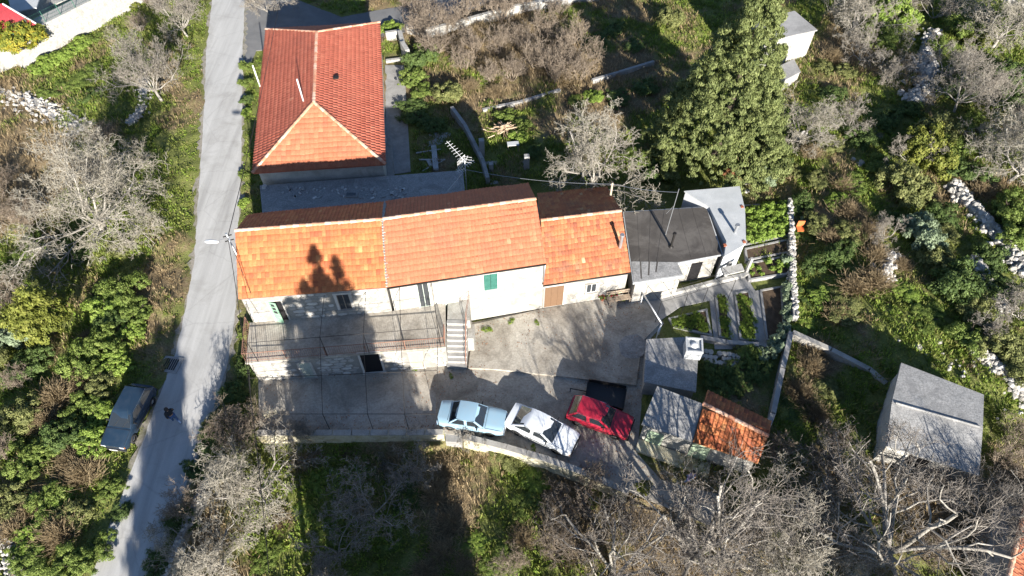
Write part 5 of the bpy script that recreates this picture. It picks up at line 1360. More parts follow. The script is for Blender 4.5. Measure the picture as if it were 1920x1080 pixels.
# ------------------------------------------------------------------ rocks
def bank(label, pts, n, seed, h=.55, w=1.1, smin=.2, smax=.5, group=None):
    base = on(*pts[len(pts)//2]); root = empty('rubble_bank', base, label, 'stone bank', group); rr = random.Random(seed)
    P = [on(*p) for p in pts]; Ls = [(b-a).length for a, b in zip(P[:-1], P[1:])]
    core = MB()
    for a, b in zip(P[:-1], P[1:]):
        d = b-a; nn = Vector((-d.y, d.x, 0)).normalized()*w*.42; u = Vector((0, 0, h*.55)); dn = Vector((0, 0, -.4))
        core.add([a-nn+dn, b-nn+dn, b+nn+dn, a+nn+dn, a-nn*.5+u, b-nn*.5+u, b+nn*.5+u, a+nn*.5+u], [(3, 2, 1, 0), (4, 5, 6, 7), (0, 1, 5, 4), (1, 2, 6, 5), (2, 3, 7, 6), (3, 0, 4, 7)])
    core.build('rubble_core', M_GRAVEL, root)
    for i in range(n):
        t = rr.random()*sum(Ls)
        for a, b, L in zip(P[:-1], P[1:], Ls):
            if t <= L: break
            t -= L
        d = (b-a).normalized(); nn = Vector((-d.y, d.x, 0)); lat = rr.gauss(0, .30); lat = max(-.7, min(.7, lat))
        o = addobj('stone', rr.choice(STONES), root)
        o.location = a+d*t+nn*lat*w+Vector((0, 0, h*max(.05, .72-abs(lat)*1.15)))-base; o.rotation_euler = (rr.uniform(-.9, .9)-1.2, rr.uniform(-.7, .7), rr.random()*6)
        s = rr.uniform(smin, smax); o.scale = (s*rr.uniform(.8, 1.4), s*.7, s)
bank('broad pale rubble bank between bare thickets east of the hut', [(1752, 62), (1735, 100), (1738, 140), (1725, 172), (1708, 200)], 260, 1, .7, 2.0, .2, .5)
bank('long grey rubble wall climbing the eastern scrub', [(1782, 345), (1815, 385), (1855, 430), (1890, 470), (1925, 520)], 230, 2, .7, 1.4)
bank('short pale rubble wall beside dark shrubs on the eastern slope', [(1826, 486), (1848, 530), (1872, 572), (1886, 590)], 130, 3, .6, 1.0)
bank('white rubble edge of the grassy clearing above the barn', [(1826, 655), (1870, 690), (1900, 720), (1930, 765)], 150, 4, .5, 1.2, .18, .5)
bank('little white rubble heap in the scrub below the orange chair slope', [(1672, 478), (1665, 500), (1650, 528)], 90, 5, .5, 1.3)
bank('pale stone heap at the south-west bank of the lane', [(-20, 980), (20, 1010), (45, 1060), (20, 1110)], 150, 6, .4, 1.8, .12, .3)
bank('grey stone scree under the bare tree near the lane', [(268, 150), (272, 185), (262, 215), (240, 235)], 110, 7, .4, 1.3, .12, .3)
bank('white stony track edge below the stub wall', [(-30, 172), (30, 180), (75, 198), (120, 222), (150, 250)], 240, 9, .25, 2.4, .15, .4)
bank('scattered white stones in front of the far bushes', [(1880, 0), (1900, 10), (1915, 18)], 40, 8, .5, 1.2)
rr = random.Random(77)
for i in range(70):
    a, b = rr.gauss(1800, 55), rr.gauss(690, 45)
    if poly_sd([(1690, 670), (1850, 735), (1850, 900), (1660, 900)], [a], [b])[0] > -8 or a > 1915: continue
    p = on(a, b); s = rr.uniform(.1, .26)
    o = addobj('boulder', rr.choice(STONES)); o.location = p+Vector((0, 0, .08)); o.rotation_euler = (rr.uniform(-.8, .8)-1.2, rr.uniform(-.6, .6), rr.random()*6); o.scale = (s*1.2, s*.8, s)
    tag(o, 'small white limestone boulder lying in the grassy clearing above the barn', 'boulder', 'loose boulders in the clearing')
for a, b, s in ((1495, 262, .8), (1508, 252, .5), (1400, 342, .7), (1612, 308, .6), (1600, 300, .45), (1720, 655, .55), (1760, 642, .35), (1400, 360, .4), (1628, 470, .4)):
    p = on(a, b); o = addobj('boulder', rr.choice(STONES)); o.location = p+Vector((0, 0, s*.15)); o.rotation_euler = (-1.2, rr.uniform(-.4, .4), rr.random()*6); o.scale = (s*1.2, s*.6, s)
    tag(o, 'large pale limestone boulder among scrub on the eastern slope', 'boulder', 'large boulders in the scrub')

# ------------------------------------------------------------------ vegetation kit
def tubes(P0, P1, R0, R1, n):
    P0 = np.array(P0); P1 = np.array(P1); R0 = np.array(R0)[:, None]; R1 = np.array(R1)[:, None]
    d = P1-P0; d /= np.linalg.norm(d, axis=1, keepdims=True)+1e-9
    ref = np.where(np.abs(d[:, 2:3]) < .9, np.array([[0, 0, 1.]]), np.array([[1., 0, 0]]))
    a = np.cross(d, ref); a /= np.linalg.norm(a, axis=1, keepdims=True); b = np.cross(d, a); N = len(P0)
    V = np.zeros((N, 2*n, 3))
    for i in range(n):
        t = 2*math.pi*i/n; w = a*math.cos(t)+b*math.sin(t); V[:, i] = P0+w*R0; V[:, n+i] = P1+w*R1
    base = (np.arange(N)*2*n)[:, None]
    F = np.stack([base+np.array([[i, (i+1) % n, n+(i+1) % n, n+i]]) for i in range(n)], 1).reshape(-1, 4)
    return V.reshape(-1, 3), F
def rotv(d, ang, rr):
    ax = d.orthogonal().normalized(); ax.rotate(Matrix.Rotation(rr.random()*6.283, 3, d)); v = d.copy(); v.rotate(Matrix.Rotation(ang, 3, ax)); return v
def bare_tree(seed, H=6., Rr=5., trunk=1.2, tr=.22, limbs=6, lev=5, wob=.28, up=.10, tilt=(35, 70), kids=(1.6, 2.0, 2.0, 1.6), rat=.58, multi=False, tw=.011, maxtip=9000):
    rr = random.Random(seed); S = [[] for _ in range(lev+1)]
    cap = [0]
    def br(p, d, L, r, l):
        ns = (5, 5, 4, 3, 3, 2)[min(l, 5)]; st = L/ns
        for i in range(ns):
            d = (d+Vector((rr.gauss(0, 1), rr.gauss(0, 1), rr.gauss(0, 1)))*wob*(.5+.25*l)+Vector((0, 0, up))).normalized()
            q = p+d*st; r2 = max(tw*.75, r*(1-.5/ns))
            S[l].append((tuple(p), tuple(q), r, r2))
            if l < lev and (i >= 1 or l > 2):
                k = kids[min(l-1, 3)]; k = int(k)+(rr.random() < k-int(k))
                for _ in range(k):
                    if len(S[-1]) > cap[0]: break
                    br(q, rotv(d, R(rr.uniform(28, 68)), rr), L*rat*rr.uniform(.65, 1.2)*(1-.35*i/ns), max(tw, r2*rr.uniform(.45, .62)), l+1)
            p, r = q, r2
    L0 = math.hypot(H-trunk, Rr)*.62
    if multi:
        for k in range(limbs):
            a = 6.283*(k+rr.random()*.6)/limbs; t = R(rr.uniform(*tilt)); b0 = Vector((math.cos(a)*.15, math.sin(a)*.15, -.1))
            cap[0] = len(S[-1])+maxtip//limbs
            br(b0, Vector((math.cos(a)*math.sin(t), math.sin(a)*math.sin(t), math.cos(t))), L0*rr.uniform(.7, 1.1), tr*rr.uniform(.5, 1), 1)
        S[0].append(((0, 0, -.2), (0, 0, .15), tr*1.2, tr))
    else:
        p = Vector((0, 0, -.25)); d = Vector((rr.uniform(-.15, .15), rr.uniform(-.15, .15), 1)).normalized()
        for i in range(4):
            q = p+d*(trunk+.25)/4; S[0].append((tuple(p), tuple(q), tr*(1.25-.1*i), tr*(1.15-.1*i))); p = q; d = (d+Vector((rr.uniform(-.15, .15), rr.uniform(-.15, .15), 0))).normalized()
        for k in range(limbs):
            a = 6.283*(k+rr.random()*.7)/limbs; t = R(rr.uniform(*tilt))
            cap[0] = len(S[-1])+maxtip//limbs
            br(p-Vector((0, 0, rr.uniform(0, .3))), Vector((math.cos(a)*math.sin(t), math.sin(a)*math.sin(t), math.cos(t))), L0*rr.uniform(.75, 1.1), tr*rr.uniform(.38, .58), 1)
    big = [s for l in S[:3] for s in l]; tiny = [s for l in S[3:] for s in l]
    out = []
    for segs, n in ((big, 6), (tiny, 3)):
        V, F = tubes([s[0] for s in segs], [s[1] for s in segs], [s[2] for s in segs], [s[3] for s in segs], n)
        rv = np.repeat(np.array([rr.random() for _ in segs]), n); out.append((V, F, rv))
    return out
def leaf_quads(C, Nn, ln, wd, rs, axis=None):
    N = len(C); Nn = Nn/(np.linalg.norm(Nn, axis=1, keepdims=True)+1e-9)
    t = rs.normal(size=(N, 3)); a = np.cross(Nn, t) if axis is None else axis-Nn*(axis*Nn).sum(1, keepdims=True); a /= np.linalg.norm(a, axis=1, keepdims=True)+1e-9; b = np.cross(Nn, a)
    ln = np.broadcast_to(np.asarray(ln), (N,))[:, None]; wd = np.broadcast_to(np.asarray(wd), (N,))[:, None]
    V = np.stack([C-a*ln/2, C-b*wd/2-a*ln*.08, C+a*ln/2+Nn*ln*.12, C+b*wd/2-a*ln*.08], 1).reshape(-1, 3)
    return V, np.arange(4*N).reshape(N, 4)
def leaf_crown(seed, lobes, n, ln=.16, wd=.09, clumps=60, cr=.28, depth=.25, upb=.3, conifer=False):
    """lobes: (centre, radii); leaves gathered in clumps on and inside the lobes"""
    rs = np.random.RandomState(seed)
    area = np.array([r[0]*r[2]+r[1]*r[2]+r[0]*r[1] for _, r in lobes]); pr = area/area.sum()
    li = rs.choice(len(lobes), clumps, p=pr)
    C = np.array([l[0] for l in lobes], float)[li]; RR = np.array([l[1] for l in lobes], float)[li]
    d = rs.normal(size=(clumps, 3)); d /= np.linalg.norm(d, axis=1, keepdims=True); d[:, 2] = np.abs(d[:, 2])*np.where(rs.rand(clumps) < .78, 1, -.5)
    d /= np.linalg.norm(d, axis=1, keepdims=True)
    cc = C+d*RR*(1-np.abs(rs.normal(0, depth, (clumps, 1)))); cv = rs.rand(clumps)
    k = rs.randint(0, clumps, n); sz = rs.uniform(.6, 1.3, clumps)[k][:, None]
    off = rs.normal(size=(n, 3)); off /= np.linalg.norm(off, axis=1, keepdims=True); off *= (rs.rand(n, 1)**.45)*cr*sz; off[:, 2] *= .75
    P = cc[k]+off
    keep = P[:, 2] > .02; P, k, off = P[keep], k[keep], off[keep]
    N = off/(np.linalg.norm(off, axis=1, keepdims=True)+1e-6)*.8+d[k]*.5+rs.normal(size=P.shape)*.45+np.array([0, 0, upb])
    ax = None
    if conifer: ax = off/(np.linalg.norm(off, axis=1, keepdims=True)+1e-6)*.5+rs.normal(size=P.shape)*.25+np.array([0, 0, 1.])
    V, F = leaf_quads(P, N, ln*rs.uniform(.5, 1.6, len(P)), wd*rs.uniform(.6, 1.4, len(P)), rs, ax)
    rv = np.clip(cv[k]*.45+rs.rand(len(P))*.55, 0, 1)
    return V, F, rv
LIB = {}
def variant(key, crown, crown_mat, trunk=None, trunk_mat=None):
    LIB[key] = (fastmesh(key+'_crown', crown[0], crown[1], crown_mat, crown[2]), fastmesh(key+'_trunk', trunk[0], trunk[1], trunk_mat or M_DBARK, trunk[2]) if trunk else None)
LAND = [(1380, 690, 'the white flagstones'), (420, 800, 'the upper lane wall end'), (350, 1000, 'the southern lane wall'), (245, 780, 'the parked teal car'), (320, 640, 'the drain grate'), (110, 600, 'the yellow-green juniper'), (193, 420, 'the huge western bare tree'), (20, 1030, 'the south-west stone heap'), (60, 880, 'the teal car, downhill side'), (20, 760, 'the western thicket edge'),
 (100, 115, 'the limewashed wall'), (270, 190, 'the grey stone scree'), (330, 40, 'the slender lane-edge tree'), (840, 60, 'the pale yard wall'), (940, 240, 'the firewood heap'), (780, 150, 'the hipped house path'), (1110, 320, 'the silvery tangled tree'), (1000, 120, 'the middle of the northern plot'), (1080, 40, 'the grey yard wall end'), (1150, 140, 'the low field kerb wall'), (905, 150, 'the pale kerb wall of the northern plot'),
 (1340, 300, 'the foot of the massive cypress'), (1500, 90, 'the small white hut'), (1490, 140, 'the white cistern'), (1730, 130, 'the broad pale rubble bank'), (1650, 50, 'the far thicket behind the hut'), (1850, 430, 'the long grey rubble wall'), (1855, 540, 'the short pale rubble wall'), (1880, 700, 'the white rubble edge'), (1660, 500, 'the little white rubble heap'), (1497, 430, 'the orange chair'), (1540, 650, 'the slanting concrete wall'), (1460, 720, 'the long concrete garden wall'), (1750, 760, 'the concrete barn'), (1720, 300, 'the yellowish bush clump'), (1880, 250, 'the far eastern trees'), (1600, 330, 'the pale boulders'), (1870, 60, 'the far white stones'),
 (1370, 820, 'the half-tiled shed'), (1290, 1000, 'the large tree before the shed'), (1645, 1000, 'the large tree before the barn'), (1880, 960, 'the corner cottage'), (950, 860, 'the angled courtyard wall'), (620, 840, 'the straight courtyard wall'), (720, 960, 'the bluish shaded tree'), (600, 1020, 'the pole shadow strip'), (880, 1010, 'the dry strip of the southern field'), (1080, 980, 'the dense field-edge tree'), (1740, 600, 'the grassy clearing'), (462, 170, 'the hipped house west wall'), (460, 640, 'the terrace west end'), (457, 350, 'the outbuilding west end')]
def near(px, py): return min(LAND, key=lambda l: (l[0]-px)**2+((l[1]-py)*1.3)**2)[2]
def plant(key, name, pos, rz, sc, label, cat, group=None, crown_name='crown', stem_name='trunk', mat=None):
    root = link(bpy.data.objects.new(name, None)); root.location = pos; root.rotation_euler.z = rz
    root.scale = sc if isinstance(sc, tuple) else (sc, sc, sc); root.empty_display_size = .2
    tag(root, label, cat, group)
    cm, tm = LIB[key]
    addobj(crown_name, cm, root)
    if tm: addobj(stem_name, tm, root)
    return root
def stems(n, h, spread, r, seed):
    rr = random.Random(seed); sg = []
    for i in range(n):
        a = rr.random()*6.28; t = rr.uniform(.05, 1)*spread; p = Vector((0, 0, -.1)); q = Vector((math.cos(a)*t*.5, math.sin(a)*t*.5, h*.5)); e = Vector((math.cos(a)*t, math.sin(a)*t, h*rr.uniform(.7, 1)))
        sg += [(p, q, r, r*.7), (q, e, r*.7, r*.3)]
    V, F = tubes([tuple(s[0]) for s in sg], [tuple(s[1]) for s in sg], [s[2] for s in sg], [s[3] for s in sg], 5)
    return V, F, np.random.RandomState(seed).rand(len(F))
# shrubs: unit radius about 1 m, height about 1.2 m
def shrub_lobes(seed, k=5, h=.6):
    rr = random.Random(seed); L = [((0, 0, h*.75), (.75, .75, h*.8))]
    for i in range(k):
        a = 6.28*(i+rr.random())/k; q = rr.uniform(.35, .85); s = rr.uniform(.25, .55); L.append(((math.cos(a)*q, math.sin(a)*q, h*rr.uniform(.35, 1.15)), (s, s, s*rr.uniform(.7, 1.0))))
    return L
KINDS = {'green': L_GREEN, 'bright': L_BRIGHT, 'olive': L_OLIVE, 'yellow': L_YELLOW, 'dark': L_DARK, 'grey': L_GREY}
for kk, mt_ in KINDS.items():
    for v in range(2):
        big = kk in ('bright', 'grey')
        variant(f'{kk}{v}', leaf_crown(hash_ := (len(LIB)*13+5), shrub_lobes(len(LIB)+3, 7), 11000, .105 if big else .08, .068 if big else .046, 130, .17, .32), mt_, stems(7, .9, .5, .03, v))
# dry brush: thin stalks
for v in range(2):
    rs = np.random.RandomState(90+v); n = 1500; a = rs.rand(n)*6.28; t = np.abs(rs.normal(0, .38, n)); ln = rs.uniform(.2, .75, n); P0 = np.stack([np.cos(a)*t*1.1, np.sin(a)*t*1.1, rs.uniform(0, .3, n)], 1)
    D = np.stack([np.cos(a)*t*.7+rs.normal(0, .55, n)+.25, np.sin(a)*t*.7+rs.normal(0, .55, n), np.ones(n)*.55], 1); D /= np.linalg.norm(D, axis=1, keepdims=True)
    V_, F_ = tubes(P0, P0+D*ln[:, None], np.full(n, .012), np.full(n, .007), 3); variant(f'dry{v}', (V_, F_, np.repeat(rs.rand(n), 3)), L_DRY)
# bare bushes and trees
for v in range(3):
    b_, t_ = bare_tree(200+v, 2.6, 1.6, .2, .045, 9, 4, .22, .14, (8, 45), (1.7, 1.7, 1.5, 1), .62, True, .010); variant(f'bush{v}', t_, M_TWIGB, b_, M_TWIGB)
for v in range(2):
    b_, t_ = bare_tree(300+v, 3.6, 2.2, .5, .08, 6, 5, .34, .04, (25, 70), (1.5, 1.7, 1.6, 1.3), .60, False, .010); variant(f'sapling{v}', t_, M_TWIG, b_, M_BARK)
M_TWIGV = byrnd('mauve_grey_twig', [(0, (.12, .104, .088)), (.5, (.20, .175, .15)), (1, (.31, .275, .24))], dirt=.2, dscale=1, rough=.9)
M_TWIGP = byrnd('bleached_twig', [(0, (.20, .178, .14)), (.5, (.31, .28, .225)), (1, (.45, .415, .34))], dirt=.2, dscale=1, rough=.9)
def unique_tree(key, seed, **k):
    b_, t_ = bare_tree(seed, **k); variant(key, t_, M_TWIGV if key.startswith('broad') else M_TWIGP if key in ('westtree', 'yardtree') else M_TWIG, b_, M_BARK)
unique_tree('westtree', 401, H=6.6, Rr=6.8, trunk=1.2, tr=.17, limbs=14, lev=5, wob=.30, up=.03, tilt=(15, 82), kids=(1.9, 2.0, 1.7, 1.3), tw=.012, maxtip=28000, rat=.6)
unique_tree('broadtree', 402, H=9.5, Rr=7.0, trunk=1.4, tr=.34, limbs=10, lev=5, wob=.24, up=.08, tilt=(20, 74), kids=(1.8, 1.9, 1.6, 1.25), tw=.011, maxtip=10500, rat=.6)
unique_tree('broadtree2', 403, H=9.0, Rr=7.2, trunk=1.3, tr=.32, limbs=10, lev=5, wob=.26, up=.07, tilt=(20, 78), kids=(1.8, 1.9, 1.6, 1.25), tw=.011, maxtip=10500, rat=.6)
unique_tree('yardtree', 404, H=5.0, Rr=4.6, trunk=.9, tr=.14, limbs=9, lev=5, wob=.34, up=.0, tilt=(20, 80), kids=(1.7, 1.9, 1.6, 1.3), tw=.012, maxtip=21000, rat=.6)
unique_tree('uptree', 405, H=6.0, Rr=3.0, trunk=1.0, tr=.12, limbs=9, lev=5, wob=.22, up=.16, tilt=(12, 55), kids=(1.7, 1.9, 1.6, 1.2), tw=.010, maxtip=14000, rat=.6)
# big cypress
rr = random.Random(15); lob = []
for i in range(230):
    a = rr.random()*6.28; hh = 13.8*rr.random()**1.2; rad = 5.2*(1-hh/15.6)**.9*rr.uniform(.84, 1.03); q = rr.uniform(.36, .60)*(1-hh/40)
    lob.append(((math.cos(a)*rad, math.sin(a)*rad, hh+.6), (q, q, q*rr.uniform(1.6, 2.4))))
for hh, q in ((1.5, 4.5), (4.5, 3.9), (7.5, 3.0), (10, 2.1), (12.5, 1.2), (14.4, .6)): lob.append(((0, 0, hh), (q, q, q*.9)))
tV, tF = tubes([(0, 0, -.3), (0, 0, 4)], [(0, 0, 4), (0, 0, 12)], [.4, .28], [.28, .05], 8)
variant('cypress_big', leaf_crown(16, lob, 170000, .19, .07, 3000, .26, .09, .2, True), L_CYP, (tV, tF, np.zeros(len(tF))), M_DBARK)
# slim cypresses
lob = [((0, 0, 15*t), (1.25*(math.sin(math.pi*min(1, t*.86+.14))**.7)+.1,)*2+(1.9,)) for t in (.04, .14, .24, .34, .44, .54, .64, .74, .84, .92, .98)]
lob = [(c, (max(.18, r[0]), max(.18, r[1]), r[2])) for c, r in lob]
tV, tF = tubes([(0, 0, -.4)], [(0, 0, 14)], [.25], [.04], 8)
variant('cypress_slim', leaf_crown(17, lob, 16000, .32, .13, 260, .42, .10, .2, True), L_CYP, (tV, tF, np.zeros(len(tF))), M_DBARK)
# juniper (yellow-green cone with upright sprays)
rr = random.Random(23); lob = []
for i in range(16):
    a = rr.random()*6.28; q = rr.uniform(.3, 1.5); hh = max(.5, 4.2-q*1.7+rr.uniform(-.7, .3)); s = rr.uniform(.35, .6); lob.append(((math.cos(a)*q, math.sin(a)*q, hh), (s, s, s*1.9)))
lob.append(((0, 0, 1.6), (1.5, 1.5, 1.8)))
variant('juniper', leaf_crown(24, lob, 15000, .19, .075, 240, .28, .15, .2, True), L_YELLOW, (tV*np.array([.4, .4, .25]), tF, np.zeros(len(tF))), M_DBARK)
# citrus
variant('citrus', leaf_crown(25, [((0, 0, 1.3), (1.5, 1.2, .9)), ((.9, .4, 1.2), (.9, .8, .8)), ((-.9, -.2, 1.1), (.9, .8, .8))], 9000, .20, .11, 90, .35, .2), L_CITRUS, stems(6, 1.2, .6, .05, 3))
# ------------------------------------------------------------------ trees
plant('westtree', 'bare_tree', on(193, 432), .3, 1.0, 'huge spreading pale leafless tree on the verge west of the lane', 'tree', None)
plant('uptree', 'bare_tree', on(304, 188), 1.0, 1.05, 'fan-shaped leafless tree beside the grey stone scree', 'tree')
plant('uptree', 'bare_tree', on(352, 68), 2.0, .8, 'slender leafless tree at lane edge below the limewashed wall end', 'tree')
plant('yardtree', 'bare_tree', on(1112, 350), .6, 1.15, 'silvery tangled leafless tree behind the plastered house', 'tree')
plant('broadtree', 'bare_tree', on(1290, 1045), .2, .9, 'large leafless tree in front of the half-tiled shed', 'tree')
plant('broadtree2', 'bare_tree', on(1655, 1050), 1.4, .85, 'large leafless tree in front of the concrete barn', 'tree')
plant('broadtree2', 'bare_tree', on(1150, 1085), 3.9, .62, 'dense leafless tree at field edge below the white car', 'tree')
plant('broadtree', 'bare_tree', on(1840, 990), 4.4, .5, 'leafless tree between barn and corner cottage', 'tree')
plant('westtree', 'bare_tree', on(1470, 1090), 2.6, .75, 'low leafless tree between the shed tree and barn tree', 'tree')
plant('yardtree', 'bare_tree', on(484, 925), 2.2, .82, 'grey leafless tree over the stone lane wall', 'tree')
plant('yardtree', 'bare_tree', on(405, 1075), 4.0, .8, 'grey leafless tree at the southern end of the lane wall', 'tree')
plant('sapling1', 'bare_tree', on(545, 820), 4.0, .7, 'small leafless tree at the west end of the courtyard wall', 'tree')
plant('sapling0', 'bare_tree', on(700, 965), 1.0, 1.1, 'bluish leafless tree standing in the shaded field', 'tree')
plant('sapling1', 'bare_tree', on(640, 1040), 2.0, 1.0, 'dim leafless tree south of the shaded field strip', 'tree')
plant('sapling0', 'bare_tree', on(775, 885), 3.0, .75, 'small twiggy tree against the courtyard wall shade', 'tree')
plant('sapling1', 'bare_tree', on(505, 28), 1.0, 1.0, 'leafless tree at the mouth of the dark side road', 'tree')
plant('sapling0', 'bare_tree', on(885, 830), 1.0, .38, 'tiny leafless sapling beside the pale blue car', 'tree')
# scrub trees in the east share one look
for i, (a, b, s, k) in enumerate(((1610, 118, .9, 'sapling0'), (1662, 155, 1.0, 'sapling1'), (1760, 150, 1.0, 'sapling0'), (1850, 205, 1.1, 'sapling1'), (1790, 210, .9, 'uptree'), (1890, 340, 1.15, 'yardtree'), (1835, 300, .9, 'sapling0'), (1905, 255, .9, 'sapling1'), (1590, 65, 1.0, 'yardtree'), (1560, 20, .8, 'uptree'), (1700, 310, .9, 'sapling1'), (1590, 245, .8, 'sapling0'), (1685, 25, .9, 'sapling0'), (1860, 90, 1., 'yardtree'), (1500, 275, .75, 'yardtree'), (1905, 600, .9, 'sapling0'), (1840, 620, .7, 'sapling1'), (1745, 40, .9, 'sapling1'), (1650, 455, .7, 'sapling1'))):
    plant(k, 'scrub_tree', on(a, b), i*1.7, s, f'grey leafless scrub tree beside {near(a, b)}', 'tree', 'leafless trees of the eastern thicket')
for i, (a, b, s, k) in enumerate(((20, 560, .9, 'bush0'), (8, 620, 1.0, 'bush1'), (18, 420, 1.0, 'bush2'), (60, 420, .9, 'bush0'), (10, 360, .9, 'bush1'), (200, 270, .8, 'bush2'), (265, 60, .8, 'bush0'), (300, 20, .9, 'bush1'), (5, 860, .8, 'bush2'), (40, 720, .7, 'bush0'))):
    plant(k, 'bare_bush', on(a, b), i*2.1, s, f'brown leafless bush beside {near(a, b)}', 'bush', 'leafless bushes west of the lane')
for i, (a, b, s) in enumerate(((785, 70, 1.0), (815, 110, 1.1), (840, 60, 1.1), (800, 40, 1.1), (870, 40, 1.2), (905, 25, 1.1), (940, 40, 1.1), (890, 100, 1.0), (935, 95, .9), (975, 90, 1.0), (1005, 130, 1.1), (1040, 150, 1.1), (1060, 120, 1.1), (1075, 80, 1.0), (1020, 70, 1.0), (960, 150, .9), (920, 155, .8), (1085, 150, 1.0), (870, 130, .9), (1110, 110, .8), (770, 20, .9), (985, 20, .9), (1050, 30, .8))):
    plant(f'bush{i%3}', 'bare_bush', on(a, b), i*1.3, s*1.05, f'tall brown leafless bush beside {near(a, b)}', 'bush', 'leafless bushes of the northern plot')
for i, (a, b, s) in enumerate(((1110, 900, .6), (1090, 960, .8), (1040, 940, .6), (1180, 1000, .9), (1100, 1040, .9), (960, 1060, .6), (1450, 850, .7), (1520, 950, .8), (1530, 870, .7), (1400, 1000, .8), (1540, 1030, .9), (1560, 830, .6), (1750, 930, .7), (1870, 880, .8), (1900, 840, .8), (1730, 1040, .8), (1850, 1050, .8), (350, 960, .7), (455, 840, .8), (430, 800, .8), (480, 800, .6), (1040, 1030, .8), (1340, 1060, .8))):
    plant(f'bush{i%3}', 'bare_bush', on(a, b), i*1.9, s*1.1, f'tangled leafless bush beside {near(a, b)}', 'bush', 'leafless bushes under the southern trees')
plant('cypress_big', 'cypress_tree', on(1336, 306), .4, (1.05, 1.05, .98), 'massive dark green cypress towering behind the white annex', 'tree')
plant('juniper', 'juniper_tree', on(108, 628), 0, 1.15, 'yellow-green juniper with upright sprays west of the lane', 'tree')
plant('citrus', 'citrus_bush', G(46, 100, 1.0), .4, 1.25, 'yellowing citrus bush overhanging the limewashed wall', 'bush')
# tall cypresses south of the field, whose shadows cross the courtyard and lane
for i, (x, y, s, w) in enumerate(((-4.8, 2.2, 1.0, 1.0), (-3.4, 1.6, .98, 1.05), (-5.4, 1.0, .93, 1.1), (-6.7, 1.4, .86, 1.1), (-1.6, 2.0, .56, 1.5), (-2.6, .2, .7, 1.4), (-12.9, -7.2, .80, 1.05), (-13.9, -5.6, .74, 1.0), (-13.3, -9.5, .84, 1.1), (20.6, -3.2, .74, 1.1), (22.4, -2.4, .72, 1.1))):
    plant('cypress_slim', 'slim_cypress', (x, y, -.9), i*2.2, (w, w, s), 'tall slim cypress in the row south of the field', 'tree', 'row of slim cypresses')
